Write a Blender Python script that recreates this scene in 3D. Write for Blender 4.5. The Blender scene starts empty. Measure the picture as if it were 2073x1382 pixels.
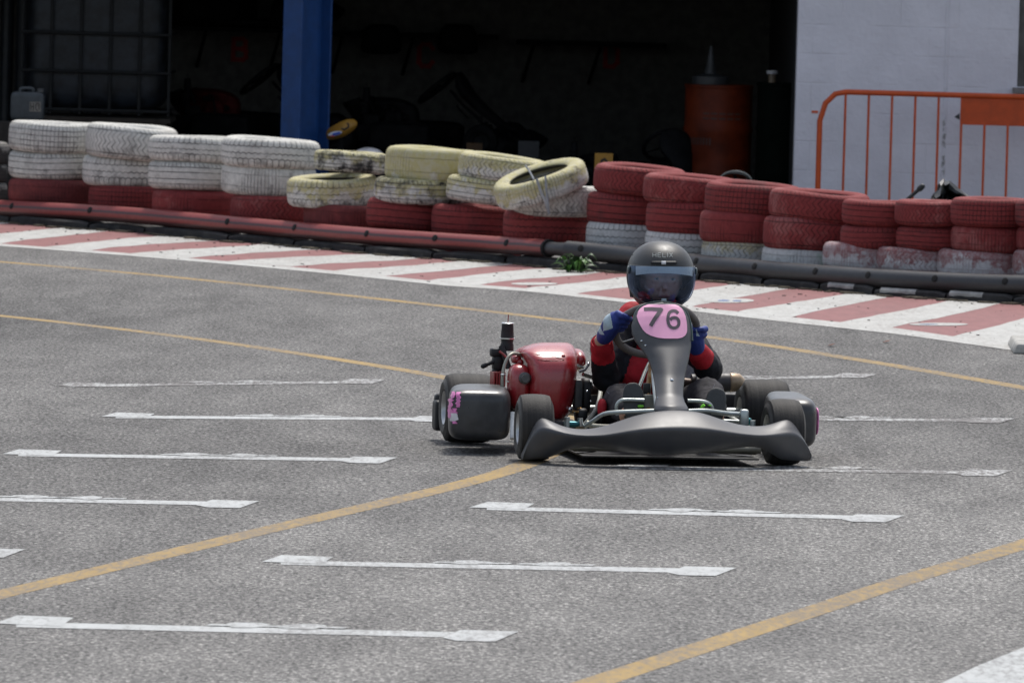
import bpy, bmesh, math, random
from mathutils import Vector, Matrix
random.seed(7)
R_ = math.radians
C = bpy.context.scene.collection

# ------------------------------------------------------------------ camera
FPX, HC, PITCH, ROLL = 18000.0, 2.19, math.atan(891/18000), R_(1.6)
fwd = Vector((0, math.cos(PITCH), -math.sin(PITCH)))
r0 = Vector((1, 0, 0)); u0 = Vector((0, math.sin(PITCH), math.cos(PITCH)))
rt = r0*math.cos(ROLL)+u0*math.sin(ROLL); up = u0*math.cos(ROLL)-r0*math.sin(ROLL)
cam_d = bpy.data.cameras.new('camera'); cam = bpy.data.objects.new('camera', cam_d); C.objects.link(cam)
m = Matrix((rt, up, -fwd)).transposed().to_4x4(); m.translation = Vector((0, 0, HC)); cam.matrix_world = m
cam_d.sensor_width = 36; cam_d.lens = 36*FPX/2073; cam_d.clip_end = 2000; cam_d.clip_start = 0.5
cam_d.dof.use_dof = True; cam_d.dof.focus_distance = 35.0; cam_d.dof.aperture_fstop = 16
bpy.context.scene.camera = cam

# ------------------------------------------------------------------ sky and sun
SUN_EL, SUN_AZ = 62, 12          # degrees; azimuth from +Y (behind the garage) towards +X
w = bpy.data.worlds.new('World'); bpy.context.scene.world = w; w.use_nodes = True
nt = w.node_tree; bg = nt.nodes['Background']
sky = nt.nodes.new('ShaderNodeTexSky'); sky.sky_type = 'NISHITA'; sky.sun_disc = False
sky.sun_elevation = R_(SUN_EL); sky.sun_rotation = R_(SUN_AZ); sky.air_density = 1.0; sky.dust_density = 3.0
hs = nt.nodes.new('ShaderNodeHueSaturation'); hs.inputs['Saturation'].default_value = .62   # thin white cloud
nt.links.new(sky.outputs[0], hs.inputs['Color']); nt.links.new(hs.outputs[0], bg.inputs[0]); bg.inputs[1].default_value = 0.132
sd = bpy.data.lights.new('sun', 'SUN'); sd.energy = 2.05; sd.angle = R_(8); sd.color = (1, .965, .91)
so = bpy.data.objects.new('sun', sd); C.objects.link(so)
sdir = Vector((math.sin(R_(SUN_AZ))*math.cos(R_(SUN_EL)), math.cos(R_(SUN_AZ))*math.cos(R_(SUN_EL)), math.sin(R_(SUN_EL))))
so.rotation_euler = sdir.to_track_quat('Z', 'Y').to_euler()
vs = bpy.context.scene.view_settings
vs.view_transform = 'Standard'; vs.look = 'None'; vs.gamma = 1; vs.use_curve_mapping = False; vs.exposure = 0.38
bpy.context.scene.cycles.max_bounces = 8

# ------------------------------------------------------------------ measuring helpers (photo pixel -> place)
def ray(px, py): return fwd*FPX+rt*(px-1036.5)+up*(691-py)
def ground(px, py, z=0.0):
    d = ray(px, py); t = (z-HC)/d.z; return Vector((0, 0, HC))+d*t
def atY(px, py, Y):
    d = ray(px, py); return Vector((0, 0, HC))+d*(Y/d.y)
YAW = R_(8.7)
KO = ground(1334, 937); KR = Matrix.Rotation(YAW, 3, 'Z'); KRi = KR.transposed()
def K(px, py, yl):
    """point of the kart's own frame (x right in the photo, y rearwards, z up) seen at px,py at the local depth yl"""
    o = KRi @ (Vector((0, 0, HC))-KO); d = KRi @ ray(px, py)
    return o+d*((yl-o.y)/d.y)
def interp(tab, x):
    if x <= tab[0][0]:
        a, b = tab[0], tab[1]
    elif x >= tab[-1][0]:
        a, b = tab[-2], tab[-1]
    else:
        for a, b in zip(tab, tab[1:]):
            if a[0] <= x <= b[0]: break
    t = (x-a[0])/(b[0]-a[0])
    return a[1]+(b[1]-a[1])*t
def catmull(pts, n):
    pts = [Vector(p) for p in pts]
    P = [pts[0]*2-pts[1]]+pts+[pts[-1]*2-pts[-2]]; out = []
    for i in range(1, len(P)-2):
        a, b, c, d = P[i-1:i+3]
        for k in range(n):
            t = k/n
            out.append(.5*((2*b)+(c-a)*t+(2*a-5*b+4*c-d)*t*t+(3*b-a-3*c+d)*t**3))
    out.append(pts[-1]); return out

# ------------------------------------------------------------------ mesh building
class MB:
    def __init__(s): s.v, s.f, s.mi, s.uv = [], [], [], {}
    def add(s, vs_, fs, mi=0):
        b = len(s.v); s.v += [Vector(p) for p in vs_]
        for f in fs: s.f.append([b+i for i in f]); s.mi.append(mi)
        return s
    def box(s, lo, hi, M=None, mi=0):
        x0, y0, z0 = lo; x1, y1, z1 = hi
        p = [Vector(q) for q in ((x0,y0,z0),(x1,y0,z0),(x1,y1,z0),(x0,y1,z0),(x0,y0,z1),(x1,y0,z1),(x1,y1,z1),(x0,y1,z1))]
        if M: p = [M @ q for q in p]
        return s.add(p, [(0,3,2,1),(4,5,6,7),(0,1,5,4),(1,2,6,5),(2,3,7,6),(3,0,4,7)], mi)
    def cbox(s, c, h, M=None, mi=0):
        """box round c, half sizes h, orientation M (3x3)"""
        T = Matrix.Translation(c) @ (M.to_4x4() if M else Matrix.Identity(4))
        return s.box((-h[0],-h[1],-h[2]), h, T, mi)
    def tube(s, pts, r, n=10, closed=False, cap=True, mi=0, flat=1.0):
        pts = [Vector(p) for p in pts]; N = len(pts); rs = r if isinstance(r, (list, tuple)) else [r]*N
        vs_, fs = [], []; ref = None
        for i, p in enumerate(pts):
            a = pts[(i-1) % N] if (closed or i) else p; b = pts[(i+1) % N] if (closed or i < N-1) else p
            t = (b-a).normalized()
            if ref is None:
                ref = t.orthogonal().normalized() if abs(t.z) > .95 else Vector((0,0,1))
            x = (ref-t*ref.dot(t)).normalized(); ref = x; y = t.cross(x)
            for k in range(n):
                A = 2*math.pi*k/n; vs_.append(p+(x*math.cos(A)*flat+y*math.sin(A))*rs[i])
        for i in range(N if closed else N-1):
            for k in range(n):
                j = (i+1) % N; fs.append((i*n+k, i*n+(k+1)%n, j*n+(k+1)%n, j*n+k))
        if cap and not closed: fs += [tuple(range(n))[::-1], tuple((N-1)*n+k for k in range(n))]
        return s.add(vs_, fs, mi)
    def capsule(s, a, b, ra, rb, n=14, mi=0):
        a, b = Vector(a), Vector(b); t = (b-a).normalized() if (b-a).length > 1e-6 else Vector((0,0,1))
        pts, rs = [], []
        for k in range(1, 5): A = -math.pi/2+k*math.pi/10; pts.append(a+t*ra*math.sin(A)); rs.append(ra*math.cos(A))
        pts.append(a); rs.append(ra); pts.append(b+t*1e-4); rs.append(rb)
        for k in range(1, 5): A = k*math.pi/10; pts.append(b+t*rb*math.sin(A)); rs.append(rb*math.cos(A))
        return s.tube(pts, rs, n, mi=mi)
    def chain(s, pr, mi=0):
        for (a, ra), (b, rb) in zip(pr, pr[1:]): s.capsule(a, b, ra, rb, mi=mi)
        return s
    def lathe(s, prof, c=(0,0,0), axis='z', n=48, mi=0, M=None, closed=False):
        c = Vector(c); vs_, fs = [], []; P = len(prof)
        for k in range(n):
            A = 2*math.pi*k/n; ca, sa = math.cos(A), math.sin(A)
            for r, h in prof:
                q = Vector((r*ca, r*sa, h)) if axis == 'z' else (Vector((h, r*ca, r*sa)) if axis == 'x' else Vector((r*sa, h, r*ca)))
                vs_.append(c+(M @ q if M else q))
        for k in range(n):
            j = (k+1) % n
            for i in range(P if closed else P-1):
                i2 = (i+1) % P; fs.append((k*P+i, j*P+i, j*P+i2, k*P+i2))
        return s.add(vs_, fs, mi)
    def sbox(s, c, h, e=4.0, n=20, M=None, mi=0, fn=None):
        """rounded block: superellipsoid of half sizes h; fn may bend the unit coordinates"""
        c = Vector(c); vs_, fs = [], []; nu, nv = n*2, n
        f = lambda a: math.copysign(abs(a)**(2/e), a)
        for j in range(nv+1):
            ph = -math.pi/2+math.pi*j/nv
            for i in range(nu):
                th = 2*math.pi*i/nu
                q = Vector((f(math.cos(ph))*f(math.cos(th)), f(math.cos(ph))*f(math.sin(th)), f(math.sin(ph))))
                if fn: q = Vector(fn(q))
                q = Vector((q.x*h[0], q.y*h[1], q.z*h[2])); vs_.append(c+(M @ q if M else q))
        for j in range(nv):
            for i in range(nu): fs.append((j*nu+i, j*nu+(i+1)%nu, (j+1)*nu+(i+1)%nu, (j+1)*nu+i))
        return s.add(vs_, fs, mi)
    def grid(s, rows, closed=False, mi=0):
        vs_ = [p for r in rows for p in r]; n = len(rows[0]); fs = []
        for j in range(len(rows)-1):
            for i in range(n if closed else n-1): i2 = (i+1) % n; fs.append((j*n+i, j*n+i2, (j+1)*n+i2, (j+1)*n+i))
        return s.add(vs_, fs, mi)
    def prism(s, poly, d, mi=0):
        """polygon (3D points) pushed along vector d"""
        n = len(poly); d = Vector(d); p = [Vector(q) for q in poly]
        return s.add(p+[q+d for q in p], [tuple(range(n))[::-1], tuple(range(n, 2*n))]+[(i, (i+1)%n, n+(i+1)%n, n+i) for i in range(n)], mi)
    def build(s, name, mats, parent=None, smooth=40, bevel=0, solid=0, subsurf=0, remesh=0, weld=False):
        me = bpy.data.meshes.new(name); me.from_pydata([tuple(p) for p in s.v], [], s.f)
        if not isinstance(mats, (list, tuple)): mats = [mats]
        for q in mats: me.materials.append(q)
        for p, i in zip(me.polygons, s.mi): p.material_index = i
        o = bpy.data.objects.new(name, me); C.objects.link(o)
        if weld:
            bm = bmesh.new(); bm.from_mesh(me); bmesh.ops.remove_doubles(bm, verts=bm.verts, dist=1e-4)
            bmesh.ops.recalc_face_normals(bm, faces=bm.faces); bm.to_mesh(me); bm.free()
        mods = False
        if remesh:
            q = o.modifiers.new('r', 'REMESH'); q.mode = 'VOXEL'; q.voxel_size = remesh; mods = True
            q = o.modifiers.new('s', 'SMOOTH'); q.factor = .5; q.iterations = 6
        if solid: q = o.modifiers.new('t', 'SOLIDIFY'); q.thickness = abs(solid); q.offset = -1 if solid > 0 else 1; mods = True
        if bevel:
            q = o.modifiers.new('b', 'BEVEL'); q.width = bevel; q.segments = 2; q.limit_method = 'ANGLE'; q.angle_limit = R_(35); mods = True
        if subsurf: q = o.modifiers.new('u', 'SUBSURF'); q.levels = q.render_levels = subsurf; mods = True
        if mods:
            dg = bpy.context.evaluated_depsgraph_get(); me2 = bpy.data.meshes.new_from_object(o.evaluated_get(dg), preserve_all_data_layers=True, depsgraph=dg)
            o.modifiers.clear(); o.data = me2; bpy.data.meshes.remove(me); me = me2; me.name = name
            if remesh:
                me.materials.clear()
                for q in mats: me.materials.append(q)
        if smooth:
            me.shade_smooth()
            if smooth < 180: me.set_sharp_from_angle(angle=R_(smooth))
        if parent: o.parent = parent
        return o
def tag(o, label=None, cat=None, group=None, kind=None):
    if label: o['label'] = label
    if cat: o['category'] = cat
    if group: o['group'] = group
    if kind: o['kind'] = kind
    return o
def empty(name, loc, rz=0.0, **k):
    o = bpy.data.objects.new(name, None); C.objects.link(o); o.location = loc; o.rotation_euler = (0, 0, rz); o.empty_display_size = .2
    return tag(o, **k)
def copy_tree(o, parent=None):
    c = o.copy(); C.objects.link(c)
    if parent: c.parent = parent
    for ch in [x for x in o.children]: copy_tree(ch, c)
    return c

# ------------------------------------------------------------------ materials
class G:
    def __init__(s, name):
        s.m = bpy.data.materials.new(name); s.m.use_nodes = True; s.t = s.m.node_tree; s.b = s.t.nodes['Principled BSDF']
    def put(s, sock, v):
        if isinstance(v, bpy.types.NodeSocket): s.t.links.new(v, sock)
        elif v is not None: sock.default_value = v if not isinstance(v, tuple) or len(v) == len(sock.default_value) else tuple(v)+(1,)
    def n(s, typ, ins=None, **props):
        q = s.t.nodes.new('ShaderNode'+typ)
        for k, v in props.items(): setattr(q, k, v)
        for k, v in (ins or {}).items(): s.put(q.inputs[k], v)
        return q
    def m_(s, op, a, b=None, c=None, clamp=False):
        q = s.t.nodes.new('ShaderNodeMath'); q.operation = op; q.use_clamp = clamp
        for i, v in enumerate((a, b, c)): s.put(q.inputs[i], v)
        return q.outputs[0]
    def mix(s, f, a, b):
        q = s.t.nodes.new('ShaderNodeMix'); q.data_type = 'RGBA'
        s.put(q.inputs[0], f); s.put(q.inputs[6], a); s.put(q.inputs[7], b); return q.outputs[2]
    def step(s, v, lo, hi):
        q = s.t.nodes.new('ShaderNodeMapRange'); q.interpolation_type = 'SMOOTHSTEP'
        s.put(q.inputs[0], v); q.inputs[1].default_value = lo; q.inputs[2].default_value = hi; return q.outputs[0]
    def co(s, which='Object'): return s.n('TexCoord').outputs[which]
    def noise(s, co, scale, detail=3, rough=.5, w=None):
        q = s.n('TexNoise', {'Vector': co, 'Scale': scale, 'Detail': detail, 'Roughness': rough}); return q.outputs[0]
    def map(s, co, loc=(0,0,0), sc=(1,1,1)):
        return s.n('Mapping', {'Vector': co, 'Location': loc, 'Scale': sc}).outputs[0]
    def bump(s, h, strength=.5, dist=.01):
        return s.n('Bump', {'Height': h, 'Strength': strength, 'Distance': dist}).outputs[0]
    def done(s, col=None, rough=.6, metal=0, spec=.5, normal=None, **k):
        s.put(s.b.inputs['Base Color'], col); s.put(s.b.inputs['Roughness'], rough); s.put(s.b.inputs['Metallic'], metal)
        s.put(s.b.inputs['Specular IOR Level'], spec); s.put(s.b.inputs['Normal'], normal)
        for q, v in k.items(): s.put(s.b.inputs[q.replace('_', ' ')], v)
        return s.m
def simple(name, col, rough=.5, metal=0, var=.25, vs_=12, bump=.15, bs=60, spec=.5, dirt=None, **k):
    g = G(name); co = g.co(); n1 = g.noise(co, vs_, 4, .6); n2 = g.noise(co, bs, 3)
    dark = tuple(c*(1-var) for c in col); lite = tuple(min(1, c*(1+var)) for c in col)
    c_ = g.mix(g.step(n1, .3, .7), dark, lite)
    if dirt: c_ = g.mix(g.m_('MULTIPLY', g.step(g.noise(co, vs_*.6, 6, .7), .52, .7), dirt[1]), c_, dirt[0])
    r = g.m_('ADD', g.m_('MULTIPLY', g.m_('SUBTRACT', n2, .5), .25), rough, clamp=True)
    return g.done(c_, r, metal, spec, g.bump(n2, bump, .003), **k)

# ================================================================== the ground
def asphalt_mat():
    g = G('asphalt'); co = g.co()
    st = g.n('TexVoronoi', {'Vector': g.map(co, sc=(120, 44, 110)), 'Scale': 1.0}).outputs['Color']
    st = g.n('SeparateColor', {0: st}).outputs[0]
    n1 = g.noise(g.map(co, sc=(64, 22, 60)), 1, 5, .75)
    n2 = g.noise(g.map(co, sc=(3.2, .8, 1)), 1, 4, .6)
    n3 = g.noise(g.map(co, (5, 3, 0), (.35, .12, 1)), 1, 3, .5)
    v = g.m_('ADD', g.m_('ADD', .05, g.m_('MULTIPLY', st, .38)), g.m_('MULTIPLY', g.step(n1, .29, .71), .54))
    big = g.m_('ADD', g.m_('MULTIPLY', g.m_('SUBTRACT', n2, .5), .42), g.m_('MULTIPLY', g.m_('SUBTRACT', n3, .5), .40))
    yy = g.n('SeparateXYZ', {0: co}).outputs[1]; yy = g.m_('ADD', yy, g.m_('MULTIPLY', g.m_('SUBTRACT', g.noise(g.map(co, sc=(.5,.3,1)), 1, 3), .5), 5))
    v = g.m_('ADD', g.m_('SUBTRACT', v, g.m_('MULTIPLY', g.step(yy, 29.5, 34.5), .085)), big)   # rubbered-in racing line beyond the grid boxes
    n5 = g.noise(g.map(co, (3, 8, 0), (1.6, .12, 1)), 1, 4, .65); v = g.m_('SUBTRACT', v, g.m_('MULTIPLY', g.step(n5, .56, .70), .10))
    r = g.t.nodes.new('ShaderNodeValToRGB'); e = r.color_ramp.elements
    e[0].position = .08; e[0].color = (.022, .021, .020, 1); e[1].position = .95; e[1].color = (.50, .485, .455, 1)
    q = e.new(.40); q.color = (.110, .107, .103, 1); q = e.new(.68); q.color = (.225, .219, .208, 1)
    g.t.links.new(v, r.inputs[0])
    return g.done(r.outputs[0], .85, normal=g.bump(v, .5, .004), spec=.3)
ASPH = asphalt_mat()
b = MB()
xs = [-300, -60, -20, -8, 8, 20, 60, 300]; ys = [-150, 0, 15, 30, 45, 62, 90, 400]
b.grid([[(x, y, 0) for x in xs] for y in ys]); tag(b.build('ground', ASPH, smooth=0), kind='structure')

def paint_mat(name, col, wear=.5, alpha=(.46, .62), dirt=(.14, .13, .125)):
    g = G(name); co = g.co()
    n = g.noise(g.map(co, sc=(45, 9, 40)), 1, 5, .7); n2 = g.noise(g.map(co, sc=(2.2, .7, 1)), 1, 4, .6); n3 = g.noise(g.map(co, sc=(14, 3, 1)), 1, 3)
    f = g.m_('ADD', g.m_('MULTIPLY', n, .62), g.m_('MULTIPLY', n2, .38))
    f = g.m_('MULTIPLY', g.step(f, *alpha), wear)
    c_ = g.mix(g.step(n3, .3, .7), tuple(x*.86 for x in col), col)
    return g.done(g.mix(f, c_, dirt), .75, normal=g.bump(n, .3, .003), spec=.3)
WHITE_P = paint_mat('white road paint', (.48, .495, .49), .55)
FADED_P = paint_mat('faded road paint', (.48, .49, .48), .95, (.40, .56))
YELLOW_P = paint_mat('yellow road paint', (.37, .25, .088), .75, (.40, .62))
KERB_RED = paint_mat('kerb red paint', (.27, .118, .115), .65, (.48, .72), (.16, .10, .09))
KERB_WHITE = paint_mat('kerb white paint', (.49, .49, .465), .7, (.44, .70), (.25, .22, .2))

def ribbon(path, wid, z, m_):
    P = catmull([ground(*p) for p in path], 10); rows = []
    for i, p in enumerate(P):
        t = (P[min(i+1, len(P)-1)]-P[max(i-1, 0)]); t.z = 0; t.normalize(); nrm = Vector((-t.y, t.x, 0))
        rows.append([p-nrm*wid/2+Vector((0,0,z)), p+nrm*wid/2+Vector((0,0,z))])
    return MB().grid(rows)
YL = 'painted yellow lane lines curving over the asphalt'
for path, wid, nm in (
    ([(-300,505),(0,530),(300,556),(600,587),(900,620),(1200,655),(1420,680),(1700,722),(2073,785),(2400,850)], .115, 'a'),
    ([(-300,610),(0,639),(250,667),(450,693),(700,730),(900,764),(1050,800),(1140,845),(1150,890),(1060,941),(900,988),(600,1058),(300,1130),(0,1203),(-300,1275)], .105, 'b'),
    ([(2600,930),(2350,1010),(2073,1101),(1850,1168),(1650,1235),(1450,1300),(1200,1382),(950,1465)], .112, 'c')):
    tag(ribbon(path, wid, .0008, None).build('lane_line', YELLOW_P, smooth=0), kind='structure')
pl = [(1888,1390),(1983,1345),(2073,1309),(2200,1262),(2320,1225),(2500,1300),(2300,1460),(1900,1500)]
tag(MB().add([ground(*p, z=.0008) for p in pl], [tuple(range(len(pl)))]).build('road_marking', WHITE_P, smooth=0), kind='structure')
def grid_slot(xL, yL, xR, yR, mat_, blobs=True, seed=0):
    rnd = random.Random(seed); W = xR-xL; ye = (yL+yR)/2-.028*((xL+xR)/2-1036)+200; s = (ye/1346)**2
    h = 14.5*s; t = 4.4*s; b = MB()
    def P(x, y): return ground(x, y, .0016)
    L = lambda x: yL+(yR-yL)*(x-xL)/W
    xa, xb = xL+.04*W, xR-.04*W
    rows = [[P(x, L(x)-t), P(x, L(x)+t)] for x in [xa+(xb-xa)*i/12 for i in range(13)]]
    b.grid(rows)
    def quad(pts): b.add([ground(x,y,.002) for x, y in pts], [tuple(range(len(pts)))])
    b.add([ground(x, y, .0024) for x, y in ((xL, L(xL)-1*s), (xL+.042*W, L(xL)-h), (xL+.15*W, L(xL)-.72*h), (xL+.125*W, L(xL)+.25*h))], [(3,2,1,0)])
    b.add([ground(x, y, .0024) for x, y in ((xR-.145*W, L(xR)+.15*h), (xR-.11*W, L(xR)-.75*h), (xR, L(xR)-.55*h), (xR-.045*W, L(xR)+.6*h), (xR-.12*W, L(xR)+.5*h))], [(4,3,2,1,0)])
    if blobs:
        for cx, ww in ((.46, .042), (.60, .042)):
            x0 = xL+(cx+rnd.uniform(-.03, .03))*W; pts = []
            for k in range(14):
                A = 2*math.pi*k/14; rr = 1+rnd.uniform(-.25, .2)
                pts.append((x0+ww*W*math.cos(A)*rr, L(x0)-.55*h+.30*h*math.sin(A)*rr))
            b.add([ground(x, y, .0032) for x, y in pts], [tuple(range(14))[::-1]])
            for q in (-.45, .55):
                x1 = x0+q*ww*2.6*W; b.add([ground(x, y, .0040) for x, y in ((x1-.03*W, L(x1)-.45*h), (x1-.02*W, L(x1)-.62*h), (x1+.03*W, L(x1)-.55*h), (x1+.02*W, L(x1)-.38*h))], [(3,2,1,0)])
    tag(b.build('grid_slot_marking', mat_, smooth=0), kind='structure')
for i, (a, m_) in enumerate((((-10,1262,1050,1287), WHITE_P), ((530,1137,1492,1156), WHITE_P), ((950,1027,1832,1049), WHITE_P),
    ((1240,945,2050,957), FADED_P), ((-910,1103,50,1119), WHITE_P), ((-350,1003,525,1020), WHITE_P), ((5,919,805,931), WHITE_P),
    ((205,843,930,848), WHITE_P), ((115,781,782,772), FADED_P), ((1305,845,2055,851), FADED_P), ((1110,775,1780,760), FADED_P))):
    grid_slot(*a, m_, seed=i)

# kerb: red run-off strip, white cross stripes, white edge line
BACK = [(-300,425),(0,450),(120,461),(241,468),(458,489),(550,495),(786,518),(1023,533),(1132,545),(1267,553),(1417,568),(1773,598),(2073,617),(2400,637)]
EDGE = [(-300,473),(0,498),(241,516),(500,538),(700,557),(900,578),(1074,590),(1257,611),(1422,632),(1595,652),(1818,676),(2073,712),(2400,765)]
LINE = [(-300,468),(0,493),(241,511),(500,532),(700,550),(900,571),(1074,584),(1257,604),(1422,623),(1595,641),(1818,664),(2073,702),(2400,755)]
X = list(range(-300, 2401, 50))
tag(MB().grid([[ground(x, interp(EDGE, x), .0008), ground(x, interp(BACK, x)-14, .0008)] for x in X]).build('kerb', KERB_RED, smooth=0), kind='structure')
tag(MB().grid([[ground(x, interp(EDGE, x), .0024), ground(x, interp(LINE, x), .0024)] for x in X]).build('kerb_edge_line', KERB_WHITE, smooth=0), kind='structure')
ST = [((-300,-215),(-70,30)),((-95,-5),(135,236)),((96,175),(345,455)),((270,375),(550,668)),((465,582),(760,870)),((678,775),(948,1052)),((870,964),(1122,1238)),
      ((1068,1160),(1310,1420)),((1280,1395),(1497,1608)),((1497,1597),(1729,1809)),((1706,1800),(1930,2031)),((1933,2058),(2150,2260))]
b = MB()
for (l0, l1), (k0, k1) in ST:
    rows = []
    for i in range(13):
        t = i/12; r = []
        for l, k, sgn in ((l0, k0, -1), (l1, k1, 1)):
            flare = 5*(1-t)**4*sgn
            x = l+(k-l)*t+flare; w_ = t**.92
            y = interp(LINE, x)*(1-w_)+(interp(BACK, x)-2)*w_+.4*math.sin(x*.19)+.3*math.sin(x*.07+sgn)
            r.append(ground(x, y, .0016))
        rows.append([r[0], (r[0]*2+r[1])/3, (r[0]+r[1]*2)/3, r[1]])
    b.grid(rows)
tag(b.build('kerb_stripes', KERB_WHITE, smooth=0), kind='structure')
BLUE_P = paint_mat('blue road paint', (.12, .18, .34), .6)
b = MB()
for cx, cy, rx, ry in ((1475,608,52,4.6), (1900,656,60,3.0), (1082,574,48,2.6)):
    b.add([ground(cx+rx*math.cos(a*.3927), cy+ry*math.sin(a*.3927), .0032) for a in range(16)], [tuple(range(16))[::-1]])
for cx, cy, rx, ry in ((1465,608,13,1.6), (1492,608.5,10,1.4), (1880,656,20,1.0)):
    b.add([ground(cx+rx*math.cos(a*.785), cy+ry*math.sin(a*.785), .004) for a in range(8)], [tuple(range(8))[::-1]], 1)
tag(b.build('kerb_emblem', [KERB_WHITE, BLUE_P], smooth=0), kind='structure')
# bits of rubber and grit on the kerb: nobody could count them
b = MB(); rnd = random.Random(3)
for i in range(330):
    x = rnd.uniform(-20, 2100); t = rnd.random()**2.2; y = interp(BACK, x)+1+t*(interp(EDGE, x)-interp(BACK, x))
    p = ground(x, y, .0032); s = .002+.0055*rnd.random()**3
    b.cbox(p+Vector((0,0,s*.2)), (s, s*rnd.uniform(.6,1.6), s*.3), Matrix.Rotation(rnd.uniform(0,3), 3, 'Z'))
tag(b.build('rubber_crumbs', simple('rubber crumbs', (.05,.04,.035), .9), smooth=0), 'scattered black rubber crumbs and grit on the kerb', 'debris', kind='stuff')
# dry soil and moss seam where the kerb meets the barrier
b = MB()
for i in range(260):
    x = rnd.uniform(-20, 2100); p = ground(x, interp(BACK, x)+rnd.uniform(-1.5, 1.2), .003); s = rnd.uniform(.008, .028)
    b.cbox(p, (s, s*1.5, s*.35), Matrix.Rotation(rnd.uniform(0,3), 3, 'Z'))
tag(b.build('soil', simple('dry soil', (.10,.085,.06), .95), smooth=0), 'dry soil and moss along the foot of the barrier', 'soil', kind='stuff')
# small concrete block at the right edge of the kerb
p = ground(2084, 711); g_ = simple('concrete', (.42,.41,.38), .85, bump=.5)
tag(MB().prism([p+Vector(q) for q in ((-.10,-.3,.001),(.25,-.3,.001),(.25,.6,.001),(-.08,.6,.001))], (.02,0,.05)).build('concrete_block', g_, bevel=.01), 'low pale concrete block lying on the kerb edge at the far right', 'block')
# fallen leaves and pebbles on the asphalt
for k, (x, y) in enumerate(((1683,699),(1795,692))):
    p = ground(x, y, .006)
    tag(MB().add([p+Vector(q) for q in ((-.02,0,0),(0,-.05,.006),(.02,0,.012),(0,.06,.004))], [(0,1,2,3)]).build('fallen_leaf', simple('dry leaf', (.16,.06,.035), .8), smooth=0, solid=.002),
        'small brown fallen leaf on the asphalt '+('right of the kart driver' if k == 0 else 'just below the kerb line'), 'leaf')

# ================================================================== garage building
FY = 61.0; BACKY = 68.0
def fx(px, py=200): return atY(px, py, FY).x
XW = fx(1611)                     # left end of the white wall
def wall_mat():
    g = G('white painted blockwork'); co = g.co()
    br = g.n('TexBrick', {'Vector': g.n('Mapping', {'Vector': co, 'Rotation': (R_(90), 0, 0)}).outputs[0], 'Scale': 1.0, 'Mortar Size': .006, 'Mortar Smooth': .6, 'Brick Width': .4, 'Row Height': .2, 'Bias': 0.0})
    n1 = g.noise(co, 26, 5, .6); n2 = g.noise(co, 3, 4, .6)
    cr = g.n('SeparateXYZ', {0: co})
    xx = g.m_('ABSOLUTE', g.m_('SUBTRACT', g.m_('ADD', cr.outputs[0], g.m_('MULTIPLY', g.noise(g.map(co, sc=(0,1,9)), 1, 3), .03)), fx(1912)+.02))
    chip = g.m_('MULTIPLY', g.step(xx, .018, .004), g.step(g.noise(g.map(co, sc=(20,20,14)), 1, 4, .7), .52, .60))
    chip = g.m_('MULTIPLY', chip, g.step(cr.outputs[2], 1.05, .85))
    c_ = g.mix(g.step(n2, .3, .75), (.74,.72,.765), (.83,.81,.86))
    c_ = g.mix(g.m_('MULTIPLY', br.outputs['Fac'], .02), c_, (.45,.45,.47))
    c_ = g.mix(g.m_('MULTIPLY', g.step(g.noise(co, 9, 6, .8), .66, .8), .25), c_, (.5,.48,.44))
    c_ = g.mix(g.m_('MULTIPLY', chip, .8), c_, (.16,.16,.14))
    seam = g.m_('MULTIPLY', g.step(xx, .02, .0), .35)
    h = g.m_('ADD', g.m_('SUBTRACT', g.m_('MULTIPLY', n1, .34), g.m_('MULTIPLY', g.m_('MULTIPLY', br.outputs['Fac'], g.step(g.noise(co, 2.3, 3), .42, .62)), .12)), seam)
    return g.done(c_, .8, normal=g.bump(h, 1.0, .02), spec=.3)
WALL = wall_mat()
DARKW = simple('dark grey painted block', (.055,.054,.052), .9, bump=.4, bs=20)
BAYSHADE = simple('bay shade boards', (.02,.02,.02), .95)  # near black colour stands in for the deep shade of the bay
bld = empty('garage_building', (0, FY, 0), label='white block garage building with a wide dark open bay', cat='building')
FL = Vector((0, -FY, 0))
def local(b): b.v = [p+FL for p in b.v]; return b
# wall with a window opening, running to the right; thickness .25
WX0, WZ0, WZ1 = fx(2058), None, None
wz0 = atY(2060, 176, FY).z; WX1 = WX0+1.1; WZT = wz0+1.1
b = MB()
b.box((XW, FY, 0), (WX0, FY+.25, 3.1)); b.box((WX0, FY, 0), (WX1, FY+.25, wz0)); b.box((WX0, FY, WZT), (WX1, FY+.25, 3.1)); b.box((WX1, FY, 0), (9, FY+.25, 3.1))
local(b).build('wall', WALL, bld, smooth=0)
b = MB(); b.box((-8.0, FY+.03, 2.05), (XW-.002, FY+.23, 3.1)); local(b).build('lintel', DARKW, bld, smooth=0)  # out of view, hung low so less daylight reaches into the bay
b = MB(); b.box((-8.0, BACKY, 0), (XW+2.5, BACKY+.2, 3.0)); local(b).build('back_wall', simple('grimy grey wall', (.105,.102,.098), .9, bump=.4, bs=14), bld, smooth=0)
b = MB(); b.box((-8.2, FY, 0), (-8.0, BACKY+.2, 3.0)); local(b).build('side_wall', BAYSHADE, bld, smooth=0)
b = MB().box((XW+.005, FY+.252, 0), (XW+.2, BACKY, 3.0)); local(b).build('side_wall', BAYSHADE, bld, smooth=0)
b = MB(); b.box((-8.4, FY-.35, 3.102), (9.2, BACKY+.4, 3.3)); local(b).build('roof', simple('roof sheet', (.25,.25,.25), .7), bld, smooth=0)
b = MB(); b.box((-8.0, FY+.2, 2.6), (XW, BACKY, 2.64)); local(b).build('ceiling', BAYSHADE, bld, smooth=0)
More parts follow.
